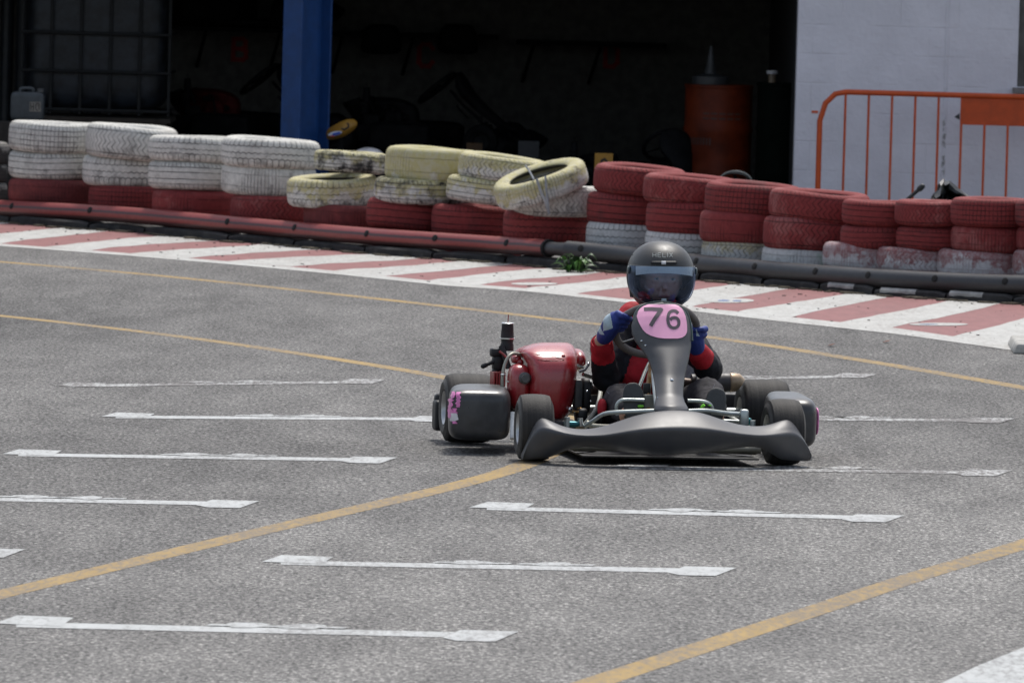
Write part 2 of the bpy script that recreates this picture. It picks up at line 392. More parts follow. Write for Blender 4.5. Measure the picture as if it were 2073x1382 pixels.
b = MB(); b.box((-8.0, FY, .003), (XW, BACKY, .012)); local(b).build('garage_floor', simple('oily floor', (.035,.034,.032), .85), bld, smooth=0)
FRM = simple('window frame', (.10,.095,.085), .6)
b = MB(); t = .05
for lo, hi in (((WX0, FY+.05, wz0), (WX0+t, FY+.13, WZT)), ((WX1-t, FY+.05, wz0), (WX1, FY+.13, WZT)), ((WX0+t, FY+.05, wz0), (WX1-t, FY+.13, wz0+t)), ((WX0+t, FY+.05, WZT-t), (WX1-t, FY+.13, WZT)), ((WX0+.52, FY+.05, wz0+t), (WX0+.56, FY+.13, WZT-t))): b.box(lo, hi)
win = local(b).build('window', FRM, bld, smooth=0, bevel=.004)
b = MB().box((WX0+t, FY+.10, wz0+t), (WX1-t, FY+.106, WZT-t)); local(b).build('pane', simple('dark window glass', (.01,.012,.012), .08, spec=.5), win, smooth=0)
b = MB().box((WX0-.03, FY-.06, wz0-.045), (WX1+.03, FY+.0-.002, wz0-.005)); local(b).build('sill', simple('stone sill', (.22,.20,.19), .8, bump=.4), win, smooth=0, bevel=.004)
# lettering strokes, flat on a given plane
def strokes(b, lines, wid, put, d, mi=0):
    """lines: polylines in letter space (x right, y up); put maps (x,y)->3D; d: thickness vector"""
    d = Vector(d); k_ = 0
    for ln in lines:
        for (x0, y0), (x1, y1) in zip(ln, ln[1:]):
            L = math.hypot(x1-x0, y1-y0) or 1; ux, uy = (x1-x0)/L, (y1-y0)/L; e = wid/2
            q = [(x0-ux*e-uy*e, y0-uy*e+ux*e), (x0-ux*e+uy*e, y0-uy*e-ux*e), (x1+ux*e+uy*e, y1+uy*e-ux*e), (x1+ux*e-uy*e, y1+uy*e+ux*e)]
            b.prism([put(*p)+d*.16*k_ for p in q], d, mi); k_ += 1
LET = {'B': [[(0,0),(0,1),(.42,1),(.55,.88),(.55,.63),(.42,.52),(0,.52)],[(.42,.52),(.58,.4),(.58,.12),(.45,0),(0,0)]],
       'C': [[(.58,.82),(.45,1),(.14,1),(0,.84),(0,.16),(.14,0),(.45,0),(.58,.18)]],
       'D': [[(0,0),(0,1),(.36,1),(.56,.8),(.56,.2),(.36,0),(0,0)]],
       '7': [[(.0,1),(.62,1),(.2,0)]], '6': [[(.56,.98),(.3,.95),(.08,.6),(.0,.28),(.12,.04),(.4,.0),(.58,.2),(.56,.42),(.38,.55),(.12,.45)]],
       'H': [[(0,0),(0,1)],[(.55,0),(.55,1)],[(0,.5),(.55,.5)]], 'E': [[(.5,0),(0,0),(0,1),(.5,1)],[(0,.5),(.42,.5)]],
       'L': [[(0,1),(0,0),(.5,0)]], 'I': [[(.1,0),(.1,1)]], 'X': [[(0,0),(.5,1)],[(0,1),(.5,0)]],
       '9': [[(.5,.55),(.1,.5),(0,.75),(.1,1),(.45,1),(.52,.7),(.48,.2),(.1,0)]], 'A': [[(0,0),(.3,1),(.6,0)],[(.12,.35),(.48,.35)]], '0': [[(0,.2),(0,.8),(.15,1),(.4,1),(.55,.8),(.55,.2),(.4,0),(.15,0),(0,.2)]], '1': [[(.1,.8),(.3,1),(.3,0)]]}
LRED = simple('dark red wall paint', (.26,.02,.02), .8)
for ch, px, py, hpx in (('B', 472, 121, 42), ('C', 848, 134, 44), ('D', 1225, 135, 42)):
    o_ = atY(px, py, BACKY-.004); s = hpx/265
    b = MB(); strokes(b, LET[ch], .2, lambda x, y: o_+Vector((x*s*1.05, -.002*0, y*s))+FL, (0, -.004, 0))
    tag(b.build('wall_letter', LRED, bld, smooth=0), 'dark red letter %s painted on the back wall' % ch)

# blue steel column in front of the bay (H section seen obliquely)
b = MB(); cx = fx(621); cy = FY-.28; Mz = Matrix.Rotation(R_(-35), 3, 'Z')
for c, h in (((0, -.165), (.080, .009)), ((0, .165), (.080, .009)), ((0, 0), (.006, .156))):
    q = Mz @ Vector((c[0], c[1], 0)); b.cbox(Vector((cx, cy, 1.55))+q, (h[0], h[1], 1.55), Mz)
BLUE = simple('blue steel paint', (.008,.052,.185), .5, var=.12, bump=.1, dirt=((.02,.04,.1), .3))
col = tag(b.build('steel_column', BLUE, smooth=0, bevel=.003), 'tall blue painted steel column standing behind the white tyre wall', 'column')
b = MB(); b.cbox((cx, cy, .012), (.2, .2, .009)); b.build('base_plate', BLUE, col, smooth=0)

# ================================================================== orange crowd barrier
ORG = simple('orange enamel', (.62,.085,.010), .4, var=.1, bump=.05, dirt=((.3,.04,.01), .3)); BYY = FY-.55
def bp(px, py): return atY(px, py, BYY)
br = empty('crowd_barrier', bp(1660, 473), label='orange tubular steel crowd barrier with a blank panel in front of the white wall', cat='barrier')
BO = bp(1660, 473); 
def bl(b): b.v = [p-BO for p in b.v]; return b
p0, p1, p2, p3 = bp(1651,420), bp(1660,232), bp(1690,186), bp(2073,200)
z_top = p2.z; X0 = p1.x; L_ = 2.35; r = .019
path = [Vector((X0, BYY, .10)), Vector((X0, BYY, z_top-.20)), Vector((X0+.035, BYY, z_top-.08)), Vector((X0+.10, BYY, z_top-.015)), Vector((X0+.17, BYY, z_top)), Vector((X0+L_-.17, BYY, z_top)),
        Vector((X0+L_-.10, BYY, z_top-.015)), Vector((X0+L_-.035, BYY, z_top-.08)), Vector((X0+L_, BYY, z_top-.20)), Vector((X0+L_, BYY, .10))]
bl(MB().tube(path, r, 14)).build('frame', ORG, br)
bl(MB().tube([(X0+r, BYY, .16), (X0+L_-r, BYY, .16)], .014, 10)).build('bottom_rail', ORG, br)
k = 0; x = bp(1712,195).x
pz0 = bp(2000, 254).z; px0 = bp(1944, 230).x
while x < X0+L_-.08:
    zt = z_top-.012 if x < px0 else pz0+.012
    bl(MB().tube([(x, BYY, .165), (x, BYY, zt)], .0085, 8)).build('bar', ORG, br); x += 47.0/297
bl(MB().box((px0, BYY-.004, pz0), (px0+.95, BYY+.004, z_top-.012))).build('panel', simple('orange panel', (.55,.07,.008), .5, var=.12), br, smooth=0, bevel=.002)
bl(MB().cbox((X0-.035, BYY, bp(1655,227).z), (.022, .012, .009))).build('hook', ORG, br, bevel=.002)
for xx in (X0+.25, X0+L_-.25): bl(MB().tube([(xx, BYY-.28, .02), (xx, BYY-.25, .05), (xx, BYY, .145), (xx, BYY+.25, .05), (xx, BYY+.28, .02)], .014, 8)).build('foot', ORG, br)
q = bp(1938, 237)
tag(MB().add([q+Vector(v) for v in ((-.02,-.02,0),(.012,-.02,.024),(.015,-.02,-.018),(0,.01,0))], [(0,1,2),(0,3,1),(1,3,2),(2,3,0)]).build('torn_tag', simple('black film', (.02,.02,.02), .5), smooth=0, solid=.003), 'scrap of black film caught beside the orange barrier panel', 'scrap')

# ================================================================== tyre wall
def tyre_mat(name, paint, pat, dark=(.03,.028,.028), groove=.8, wear=.35, second=None, lvl=0.0, dirt=.3, dirtcol=None, seed=0):
    g = G(name); co = g.co(); uvn = g.n('SeparateXYZ', {0: g.n('UVMap').outputs[0]}); u, v = uvn.outputs[0], uvn.outputs[1]
    wob = g.m_('SUBTRACT', g.noise(co, 11, 3, .6), .5); u = g.m_('ADD', u, g.m_('MULTIPLY', wob, .008)); v = g.m_('ADD', v, g.m_('MULTIPLY', wob, .035))
    rnd_ = g.n('ObjectInfo').outputs['Random']
    cr = g.n('VectorMath', {0: co, 1: g.n('CombineXYZ', {0: g.m_('MULTIPLY', rnd_, 37), 1: g.m_('MULTIPLY', rnd_, 11), 2: 0}).outputs[0]}, operation='ADD').outputs[0]
    tread = g.step(g.m_('ABSOLUTE', v), .475, .455); av = g.m_('ABSOLUTE', v)
    tri = lambda x: g.m_('PINGPONG', x, .5)
    def line(dist, wd): return g.step(dist, wd, wd*.35)
    if pat == 0:      # ribs with slanted shoulder cuts
        c1 = line(g.m_('ABSOLUTE', g.m_('SUBTRACT', av, .12)), .022); c2 = line(g.m_('ABSOLUTE', g.m_('SUBTRACT', av, .30)), .022)
        la = line(tri(g.m_('ADD', g.m_('MULTIPLY', u, 62), g.m_('MULTIPLY', v, 1.3))), .10)
        la = g.m_('MULTIPLY', la, g.step(av, .26, .30)); M = g.m_('MAXIMUM', g.m_('MAXIMUM', c1, c2), la)
    elif pat == 1:    # chevrons
        sv = g.m_('ADD', g.m_('MULTIPLY', u, 56), g.m_('MULTIPLY', tri(g.m_('MULTIPLY', v, 3.2)), 1.5))
        M = line(tri(sv), .095); c1 = line(g.m_('ABSOLUTE', g.m_('SUBTRACT', av, .34)), .02); M = g.m_('MAXIMUM', M, c1)
    elif pat == 2:    # honeycomb blocks
        w1 = g.m_('MULTIPLY', tri(g.m_('MULTIPLY', u, 50)), .10)
        d1 = g.m_('ABSOLUTE', g.m_('SUBTRACT', g.m_('ADD', v, w1), .03)); d2 = g.m_('ABSOLUTE', g.m_('SUBTRACT', g.m_('ADD', v, w1), .27)); d3 = g.m_('ABSOLUTE', g.m_('ADD', g.m_('SUBTRACT', v, w1), .21))
        M = g.m_('MAXIMUM', g.m_('MAXIMUM', line(d1, .024), line(d2, .024)), line(d3, .024))
        la = g.m_('MULTIPLY', line(tri(g.m_('MULTIPLY', u, 50)), .08), g.step(av, .2, .25)); M = g.m_('MAXIMUM', M, la)
    elif pat == 3:    # worn, fine sipes
        la = line(tri(g.m_('MULTIPLY', u, 84)), .15); la = g.m_('MULTIPLY', la, g.step(g.noise(cr, 5, 2), .42, .58))
        c1 = line(g.m_('ABSOLUTE', g.m_('SUBTRACT', av, .2)), .014); M = g.m_('MAXIMUM', g.m_('MULTIPLY', la, .8), g.m_('MULTIPLY', c1, .7))
    else:             # four ribs, square blocks
        c1 = line(g.m_('ABSOLUTE', g.m_('SUBTRACT', av, .09)), .02); c2 = line(g.m_('ABSOLUTE', g.m_('SUBTRACT', av, .26)), .02); c3 = line(g.m_('ABSOLUTE', g.m_('SUBTRACT', av, .40)), .012)
        la = g.m_('MULTIPLY', line(tri(g.m_('MULTIPLY', u, 70)), .10), .9); M = g.m_('MAXIMUM', g.m_('MAXIMUM', g.m_('MAXIMUM', c1, c2), c3), la)
    M = g.m_('MULTIPLY', g.m_('MULTIPLY', M, tread), g.m_('ADD', .45, g.m_('MULTIPLY', .55, g.step(g.noise(cr, 9, 4, .6), .36, .58))))
    nn = g.noise(cr, 7, 6, .7); nf = g.noise(cr, 40, 4, .6)
    base = g.mix(g.step(nf, .3, .75), tuple(c*.84 for c in paint), tuple(min(1, c*1.08) for c in paint))
    if second:        # a second paint over the upper part, ragged edge
        f = g.step(g.m_('ADD', g.m_('SUBTRACT', v, lvl), g.m_('MULTIPLY', g.m_('SUBTRACT', nn, .5), 2.6)), -.10, .14)
        base = g.mix(g.m_('MULTIPLY', f, g.m_('ADD', .55, g.m_('MULTIPLY', g.step(nf, .35, .6), .4))), base, second)
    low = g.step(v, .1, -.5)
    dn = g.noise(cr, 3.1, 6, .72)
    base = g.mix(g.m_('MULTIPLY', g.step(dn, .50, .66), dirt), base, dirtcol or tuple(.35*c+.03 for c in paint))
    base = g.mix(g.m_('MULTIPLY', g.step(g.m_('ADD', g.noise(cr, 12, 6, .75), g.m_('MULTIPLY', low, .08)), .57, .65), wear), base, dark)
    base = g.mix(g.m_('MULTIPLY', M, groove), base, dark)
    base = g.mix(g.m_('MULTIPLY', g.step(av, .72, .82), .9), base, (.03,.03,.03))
    h = g.m_('SUBTRACT', g.m_('MULTIPLY', nf, .12), M)
    return g.done(base, .78, normal=g.bump(h, .9, .008), spec=.3)
WHT, RED_, YEL, PNK = (.64,.63,.585), (.225,.034,.034), (.47,.425,.20), (.26,.105,.105)
TM = {}
for p in range(5):
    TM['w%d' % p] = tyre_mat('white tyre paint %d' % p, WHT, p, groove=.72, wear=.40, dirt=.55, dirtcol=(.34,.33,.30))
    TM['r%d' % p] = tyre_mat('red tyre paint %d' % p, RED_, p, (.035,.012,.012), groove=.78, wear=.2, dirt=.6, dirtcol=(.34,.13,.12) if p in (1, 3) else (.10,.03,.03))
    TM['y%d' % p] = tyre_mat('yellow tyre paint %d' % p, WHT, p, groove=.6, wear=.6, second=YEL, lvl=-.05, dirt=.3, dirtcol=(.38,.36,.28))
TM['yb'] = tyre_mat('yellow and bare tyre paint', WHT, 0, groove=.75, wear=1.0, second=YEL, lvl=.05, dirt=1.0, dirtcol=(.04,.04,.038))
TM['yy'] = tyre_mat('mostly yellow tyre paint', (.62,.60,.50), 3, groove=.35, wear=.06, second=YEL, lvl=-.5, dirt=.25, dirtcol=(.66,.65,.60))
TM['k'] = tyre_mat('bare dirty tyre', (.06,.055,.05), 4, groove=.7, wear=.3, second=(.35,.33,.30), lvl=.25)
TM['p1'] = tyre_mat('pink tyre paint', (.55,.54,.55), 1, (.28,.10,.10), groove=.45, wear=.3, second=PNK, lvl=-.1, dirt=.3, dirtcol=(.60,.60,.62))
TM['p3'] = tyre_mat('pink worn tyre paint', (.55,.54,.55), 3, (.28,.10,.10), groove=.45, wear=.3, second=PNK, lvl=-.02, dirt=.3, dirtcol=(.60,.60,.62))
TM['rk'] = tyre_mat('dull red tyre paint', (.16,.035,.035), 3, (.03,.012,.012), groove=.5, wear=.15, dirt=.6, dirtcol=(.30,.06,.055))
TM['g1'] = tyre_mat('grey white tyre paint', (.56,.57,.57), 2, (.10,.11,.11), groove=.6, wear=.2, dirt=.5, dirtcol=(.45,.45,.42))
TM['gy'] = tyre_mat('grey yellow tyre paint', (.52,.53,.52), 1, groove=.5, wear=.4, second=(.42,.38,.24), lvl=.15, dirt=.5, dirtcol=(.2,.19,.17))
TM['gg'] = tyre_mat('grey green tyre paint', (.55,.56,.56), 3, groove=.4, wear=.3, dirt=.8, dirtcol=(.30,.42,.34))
def tyre_mesh(idx):
    rnd = random.Random(idx); prof = []
    half = [(.300,0),(.2995,.03),(.2975,.052),(.292,.068),(.283,.079),(.268,.087),(.25,.090),(.228,.089),(.206,.083),(.192,.074),(.186,.064)]
    ins = [(.188,.056),(.205,.058),(.235,.066),(.262,.064),(.279,.050),(.285,.02)]
    up_ = half+ins; prof = [(r, z) for r, z in up_]+[(r, -z) for r, z in up_[::-1][0:]]
    prof = prof[:-1]
    n = 88; b = MB(); uvs = []; ph = [rnd.uniform(0, 6.28) for _ in range(4)]
    P = len(prof)
    for k_ in range(n+1):
        A = 2*math.pi*k_/n
        dr = .005*math.sin(2*A+ph[0])+.002*math.sin(3*A+ph[1]); dz = .003*math.sin(2*A+ph[2])+.0015*math.sin(3*A+ph[3])
        for i, (r, z) in enumerate(prof):
            sg = 1 if i < len(up_) else -1; lx = z/.18
            vv = lx if (i < 6 or i > P-6) else (sg*.6 if (i < 10 or i > P-10) else sg*.9)
            b.v.append(Vector(((r+dr)*math.cos(A), (r+dr)*math.sin(A), z+dz))); uvs.append((k_/n, vv))
    for k_ in range(n):
        for i in range(P):
            i2 = (i+1) % P; b.f.append([k_*P+i, (k_+1)*P+i, (k_+1)*P+i2, k_*P+i2]); b.mi.append(0)
    me = bpy.data.meshes.new('tyre'); me.from_pydata([tuple(p) for p in b.v], [], b.f)
    ul = me.uv_layers.new(name='UVMap')
    for lp in me.loops: ul.data[lp.index].uv = uvs[lp.vertex_index]
    me.materials.append(TM['w0']); me.shade_smooth(); return me
TME = [tyre_mesh(i) for i in range(4)]
COLP = BACK
def path_y(px): return ground(px, interp(COLP, px)).y
TY = []
def tyre(name, l, rgt, top, bot, mat_, label, dia=None, off=.72, tilt=(0,0), yoff=0, Y=None, group='painted car tyres stacked as the track barrier'):
    """seen between l and rgt at its full width; top/bot are the photo rows of its tread band"""
    cx = (l+rgt)/2; Yc = Y or path_y(cx)+off+yoff; sc = FPX/Yc
    d = dia or (rgt-l)/sc; wd = (bot-top)/sc; c = atY(cx, (top+bot)/2, Yc)
    i = len(TY); o = bpy.data.objects.new('tyre', TME[i % 4]); C.objects.link(o)
    o.scale = (d/.6, d/.6, wd/.18*1.0); o.location = c
    rz = Matrix.Rotation(random.uniform(0, 6.28), 4, 'Z')
    T = Matrix.Rotation(R_(tilt[0]), 4, 'Y') @ Matrix.Rotation(R_(-tilt[1]), 4, 'X')
    o.rotation_euler = (T @ rz).to_euler()
    o.material_slots[0].link = 'OBJECT'; o.material_slots[0].material = TM[mat_]
    tag(o, label, 'tyre', group); TY.append(o); return o
NAMES = ['', 'first', 'second', 'third', 'fourth', 'fifth', 'sixth', 'seventh', 'eighth', 'ninth', 'tenth', 'eleventh', 'twelfth', 'thirteenth', 'fourteenth', 'fifteenth', 'sixteenth']
W_ = 'the left photo edge'
tyre(0, -150, 19, 285, 331, 'k', 'dirty bare tyre on top at the left photo edge, half cut off')
tyre(0, -150, 17, 329, 368, 'k', 'dirty dark tyre second from top, cut off by the left photo edge')
tyre(0, -150, 16, 366, 408, 'k', 'bare black tyre at the bottom, cut off by the left photo edge')
tyre(0, 18, 203, 247, 308, 'w4', 'white tyre on top of the leftmost full stack, behind it the jerrycan', tilt=(1.0,-.5))
tyre(0, 15, 198, 306, 362, 'w0', 'white tyre with dark scuffs in the middle of the leftmost full stack')
tyre(0, 18, 206, 361, 413, 'rk', 'plain dull red tyre at the bottom of the leftmost full stack')
tyre(0, 172, 362, 254, 321, 'w1', 'white tyre with deep zigzag tread on top of the second full stack', tilt=(3.5,-1))
tyre(0, 168, 352, 316, 377, 'w2', 'white honeycomb tread tyre in the middle of the second full stack', tilt=(1,0))
tyre(0, 178, 358, 374, 428, 'r4', 'red square block tyre at the bottom of the second full stack')
tyre(0, 302, 490, 276, 327, 'w2', 'white tyre on top of the third full stack from the left', tilt=(.8,0))
tyre(0, 299, 488, 326, 383, 'w0', 'white tyre with a dark smudge in the middle of the third stack')
tyre(0, 308, 490, 384, 437, 'r3', 'red tyre with faded smooth tread at the bottom of the third stack')
tyre(0, 447, 648, 280, 339, 'w2', 'white tyre with a pinkish stain on top, right beside the blue column', tilt=(2.2,-.5))
tyre(0, 447, 640, 334, 396, 'w3', 'scraped smooth white tyre in the middle of the fourth stack', tilt=(1.5,0))
tyre(0, 465, 655, 395, 450, 'r1', 'red grooved tyre under the scraped smooth white tyre')
tyre(0, 634, 788, 307, 348, 'yb', 'narrow yellow tyre with bare black patches, white helmet behind it', tilt=(2.5,0), yoff=.12)
tyre(0, 614, 790, 412, 462, 'rk', 'dark worn red tyre under the gaping yellow white tyre')
tyre(0, 743, 925, 402, 464, 'r0', 'red tyre under the mostly yellow tyre stack', tilt=(2,0))
tyre(0, 743, 925, 462, 510, 'r3', 'red tyre at the very bottom, barely showing behind the red rail', yoff=.03)
tyre(0, 779, 969, 299, 368, 'yy', 'widest, mostly yellow tyre on top of its stack, left of the tilted tyre', tilt=(2.0,0), yoff=.1)
tyre(0, 757, 944, 361, 412, 'yb', 'yellow, white and black tyre right under the widest yellow tyre', tilt=(1.5,0))
tyre(0, 928, 1112, 316, 366, 'y1', 'pale yellow tyre on top, its right side hidden by the tilted tyre', tilt=(6,-1.5), yoff=.05)
tyre(0, 904, 1092, 361, 412, 'y0', 'white and pale yellow tyre in the middle, left of the tilted tyre', tilt=(4,0))
tyre(0, 872, 1060, 415, 478, 'r0', 'red ribbed tyre second from the rail gap, under the pale yellow tyres', tilt=(1.5,0))
tyre(0, 872, 1058, 474, 520, 'r3', 'red tyre low behind the rail under the red ribbed tyre', yoff=.03)
tyre(0, 1017, 1206, 426, 490, 'r2', 'red tyre under the tilted tied tyre, left of the white bottom tyre', tilt=(1.5,0))
tyre(0, 1035, 1224, 376, 437, 'w1', 'white tyre under the tilted tied tyre', tilt=(0,0), yoff=.05)
tyre(0, 1200, 1390, 336, 393, 'r1', 'red tyre on top of the first red stack right of the tilted tyre', tilt=(3.0,-2.0), yoff=.05)
tyre(0, 1187, 1375, 391, 456, 'r0', 'red tyre in the middle of the first red stack right of the tilted tyre', tilt=(1.2,0))
tyre(0, 1185, 1375, 448, 510, 'g1', 'clean white honeycomb tyre at the bottom, left of the helmet', tilt=(1,0))
tyre(0, 1300, 1500, 356, 413, 'r1', 'red tyre on top of the stack straight above the driver helmet', tilt=(3.0,-1.5), yoff=.05)
tyre(0, 1307, 1496, 409, 474, 'r0', 'red tyre in the middle of the stack straight above the helmet', tilt=(1.2,0))
tyre(0, 1303, 1494, 466, 526, 'g1', 'dull white tyre at the bottom, partly hidden by the helmet', tilt=(.8,0))
tyre(0, 1427, 1625, 371, 434, 'r4', 'red tyre with dark worn grooves on top, at the right end of the dark bay', tilt=(2.8,-2.0), yoff=.05)
tyre(0, 1415, 1612, 427, 493, 'r3', 'smooth red tyre in the middle of the stack right of the helmet', tilt=(1.2,0))
tyre(0, 1418, 1612, 487, 542, 'gy', 'white and yellowish patchy tyre at the bottom right of the helmet', tilt=(.8,0))
tyre(0, 1557, 1762, 387, 446, 'r1', 'large red tyre on top in front of the white wall corner', tilt=(2.8,-1.5), yoff=.05)
tyre(0, 1546, 1750, 440, 507, 'r1', 'large red tyre in the middle in front of the white wall corner', tilt=(1.5,0))
tyre(0, 1543, 1745, 499, 555, 'gg', 'white tyre with a pale green stain at the bottom of its stack', tilt=(.8,0))
tyre(0, 1705, 1868, 406, 457, 'r0', 'small red tyre on top with dark scuff, under the left barrier bars', tilt=(.8,0))
tyre(0, 1700, 1864, 456, 503, 'r2', 'small red tyre with deep blocks in the middle, under the left barrier bars')
tyre(0, 1665, 1848, 493, 547, 'p3', 'faded pink tyre at the bottom, leftmost of the pink ones', tilt=(1.5,0), yoff=-.03)
tyre(0, 1812, 1982, 406, 457, 'r1', 'small red zigzag tyre on top below the black rod', yoff=-.02)
tyre(0, 1812, 1982, 459, 507, 'r0', 'small red tyre in the middle below the black rod')
tyre(0, 1775, 1962, 502, 553, 'p1', 'faded pink and white tyre at the bottom, middle of the pink ones', tilt=(1.2,0), yoff=-.03)
tyre(0, 1923, 2112, 401, 458, 'r4', 'ribbed red tyre on top, right below the black crumpled plastic', yoff=-.02)
tyre(0, 1923, 2110, 457, 510, 'r3', 'smooth red tyre in the middle of the last full stack on the right')
tyre(0, 1898, 2094, 506, 561, 'p3', 'faded pink tyre with a white half at the bottom of the last full stack', tilt=(1.2,0), yoff=-.03)
tyre(0, 2056, 2250, 405, 461, 'r0', 'red tyre on top cut off by the right photo edge', yoff=-.02)
tyre(0, 2057, 2250, 460, 513, 'r1', 'red tyre in the middle cut off by the right photo edge')
tyre(0, 2049, 2245, 507, 565, 'p1', 'faded pink tyre at the bottom cut off by the right photo edge', yoff=-.03)
# the two loose tyres: gaping one and the tilted, tied one
tyre(0, 580, 765, 357, 415, 'y2', 'yellow and white honeycomb tyre tipped forward, its dark hollow showing', tilt=(-3,-3.5), yoff=-.10)
tl = tyre(0, 998, 1192, 346, 396, 'y3', 'yellowish white tyre leaning askew on top, tied on with strips', tilt=(-18,-9.5), yoff=-.30)
# plastic strips tying the tilted tyre
STRIP = simple('grey white plastic strip', (.34,.36,.38), .5, var=.3)
Yt = tl.location.y
b = MB()
b.tube([atY(1064,336,Yt+.02), atY(1071,345,Yt-.10), atY(1081,364,Yt-.28)], .0042, 6, flat=2.0)
b.tube([atY(1086,361,Yt-.31), atY(1096,392,Yt-.325), atY(1103,405,Yt-.32), atY(1110,430,Yt-.30)], .0042, 6, flat=2.0)
b.tube([atY(1104,356,Yt-.31), atY(1106,385,Yt-.325), atY(1109,408,Yt-.32), atY(1112,434,Yt-.30)], .0042, 6, flat=2.0)
tag(b.build('tie_strip', STRIP), 'pale plastic strips tying the tilted tyre to the stack', 'tie')

# ---------------------------------------------------------------- plastic rails at the foot of the tyres
CEN = [(-300,404),(0,421),(250,434),(500,457),(750,479),(1000,495),(1115,503),(1250,515),(1417,535),(1600,551),(1773,564),(1950,573),(2073,577),(2400,584)]
def rail_pts(x0, x1, n):
    out = []
    for i in range(n+1):
        x = x0+(x1-x0)*i/n; y = path_y(x)+.10; out.append(atY(x, interp(CEN, x), y))
    return out
def smooth_pts(P, it=6):
    P = [p.copy() for p in P]
    for _ in range(it): P = [P[0]]+[(P[i-1]+P[i]*2+P[i+1])/4 for i in range(1, len(P)-1)]+[P[-1]]
    return P
def rail_mat(name, top, side, band):
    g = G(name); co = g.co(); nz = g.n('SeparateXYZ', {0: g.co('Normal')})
    n1 = g.noise(g.map(co, sc=(3,3,3)), 1, 5, .7); n2 = g.noise(co, 30, 4, .7)
    # dark stripe along the middle height of the rail; the underside is darkened too
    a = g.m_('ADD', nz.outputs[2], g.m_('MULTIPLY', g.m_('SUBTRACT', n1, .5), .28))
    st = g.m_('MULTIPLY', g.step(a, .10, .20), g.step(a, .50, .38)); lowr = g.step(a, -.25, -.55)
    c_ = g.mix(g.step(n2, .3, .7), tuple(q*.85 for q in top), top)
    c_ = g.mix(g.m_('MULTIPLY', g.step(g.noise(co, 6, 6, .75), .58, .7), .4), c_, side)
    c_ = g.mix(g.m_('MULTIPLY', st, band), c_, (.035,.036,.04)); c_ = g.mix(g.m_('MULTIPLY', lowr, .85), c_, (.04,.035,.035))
    return g.done(c_, .42, normal=g.bump(n2, .2, .004), spec=.45)
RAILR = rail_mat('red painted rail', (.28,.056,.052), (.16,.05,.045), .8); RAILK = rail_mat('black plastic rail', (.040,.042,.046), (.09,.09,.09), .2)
BOLT = simple('black hole plug', (.006,.006,.006), .8)
def rail(name, x0, x1, r, mat_, label, bolts, collar=None):
    P = smooth_pts(rail_pts(x0, x1, 46)); O = P[len(P)//2].copy(); O.z = 0
    root = empty(name, O, label=label, cat='barrier rail', group='plastic barrier rails')
    b = MB().tube([p-O for p in P], r, 24); b.build('rail_body', mat_, root, smooth=60)
    for bx in bolts:
        t = (bx-x0)/(x1-x0)*46; i = min(45, max(0, int(t))); p = P[i].lerp(P[i+1], t-i); d = (P[i+1]-P[i]).normalized()
        side = Vector((d.y, -d.x, 0)).normalized(); side = -side if side.y > 0 else side
        nrm = (side*.93+Vector((0,0,.37))).normalized(); q = p-O+nrm*(r+.0005)
        M = nrm.to_track_quat('Z', 'Y').to_matrix()
        MB().lathe([(0,.0035),(.017,.0035),(.021,.002),(.021,-.006)], q, M=M, n=18).build('bolt_hole', BOLT, root)
    if collar:
        d = (P[-1]-P[-2]).normalized()
        MB().tube([P[-1]-O-d*.012, P[-1]-O+d*.012], r*1.04, 24).build('end_ring', BOLT, root)
    return root, P
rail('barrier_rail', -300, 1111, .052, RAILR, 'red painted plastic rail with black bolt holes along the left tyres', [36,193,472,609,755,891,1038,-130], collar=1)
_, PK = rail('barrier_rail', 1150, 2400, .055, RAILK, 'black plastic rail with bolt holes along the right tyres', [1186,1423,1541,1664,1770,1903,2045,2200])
J = smooth_pts(rail_pts(1098, 1160, 6), 2)
tag(MB().tube(J, [.04,.04,.04,.04,.042,.048,.054], 20).build('rail_joint', RAILK, smooth=60), 'narrower black pipe joining the red rail and the black rail', 'pipe joint')
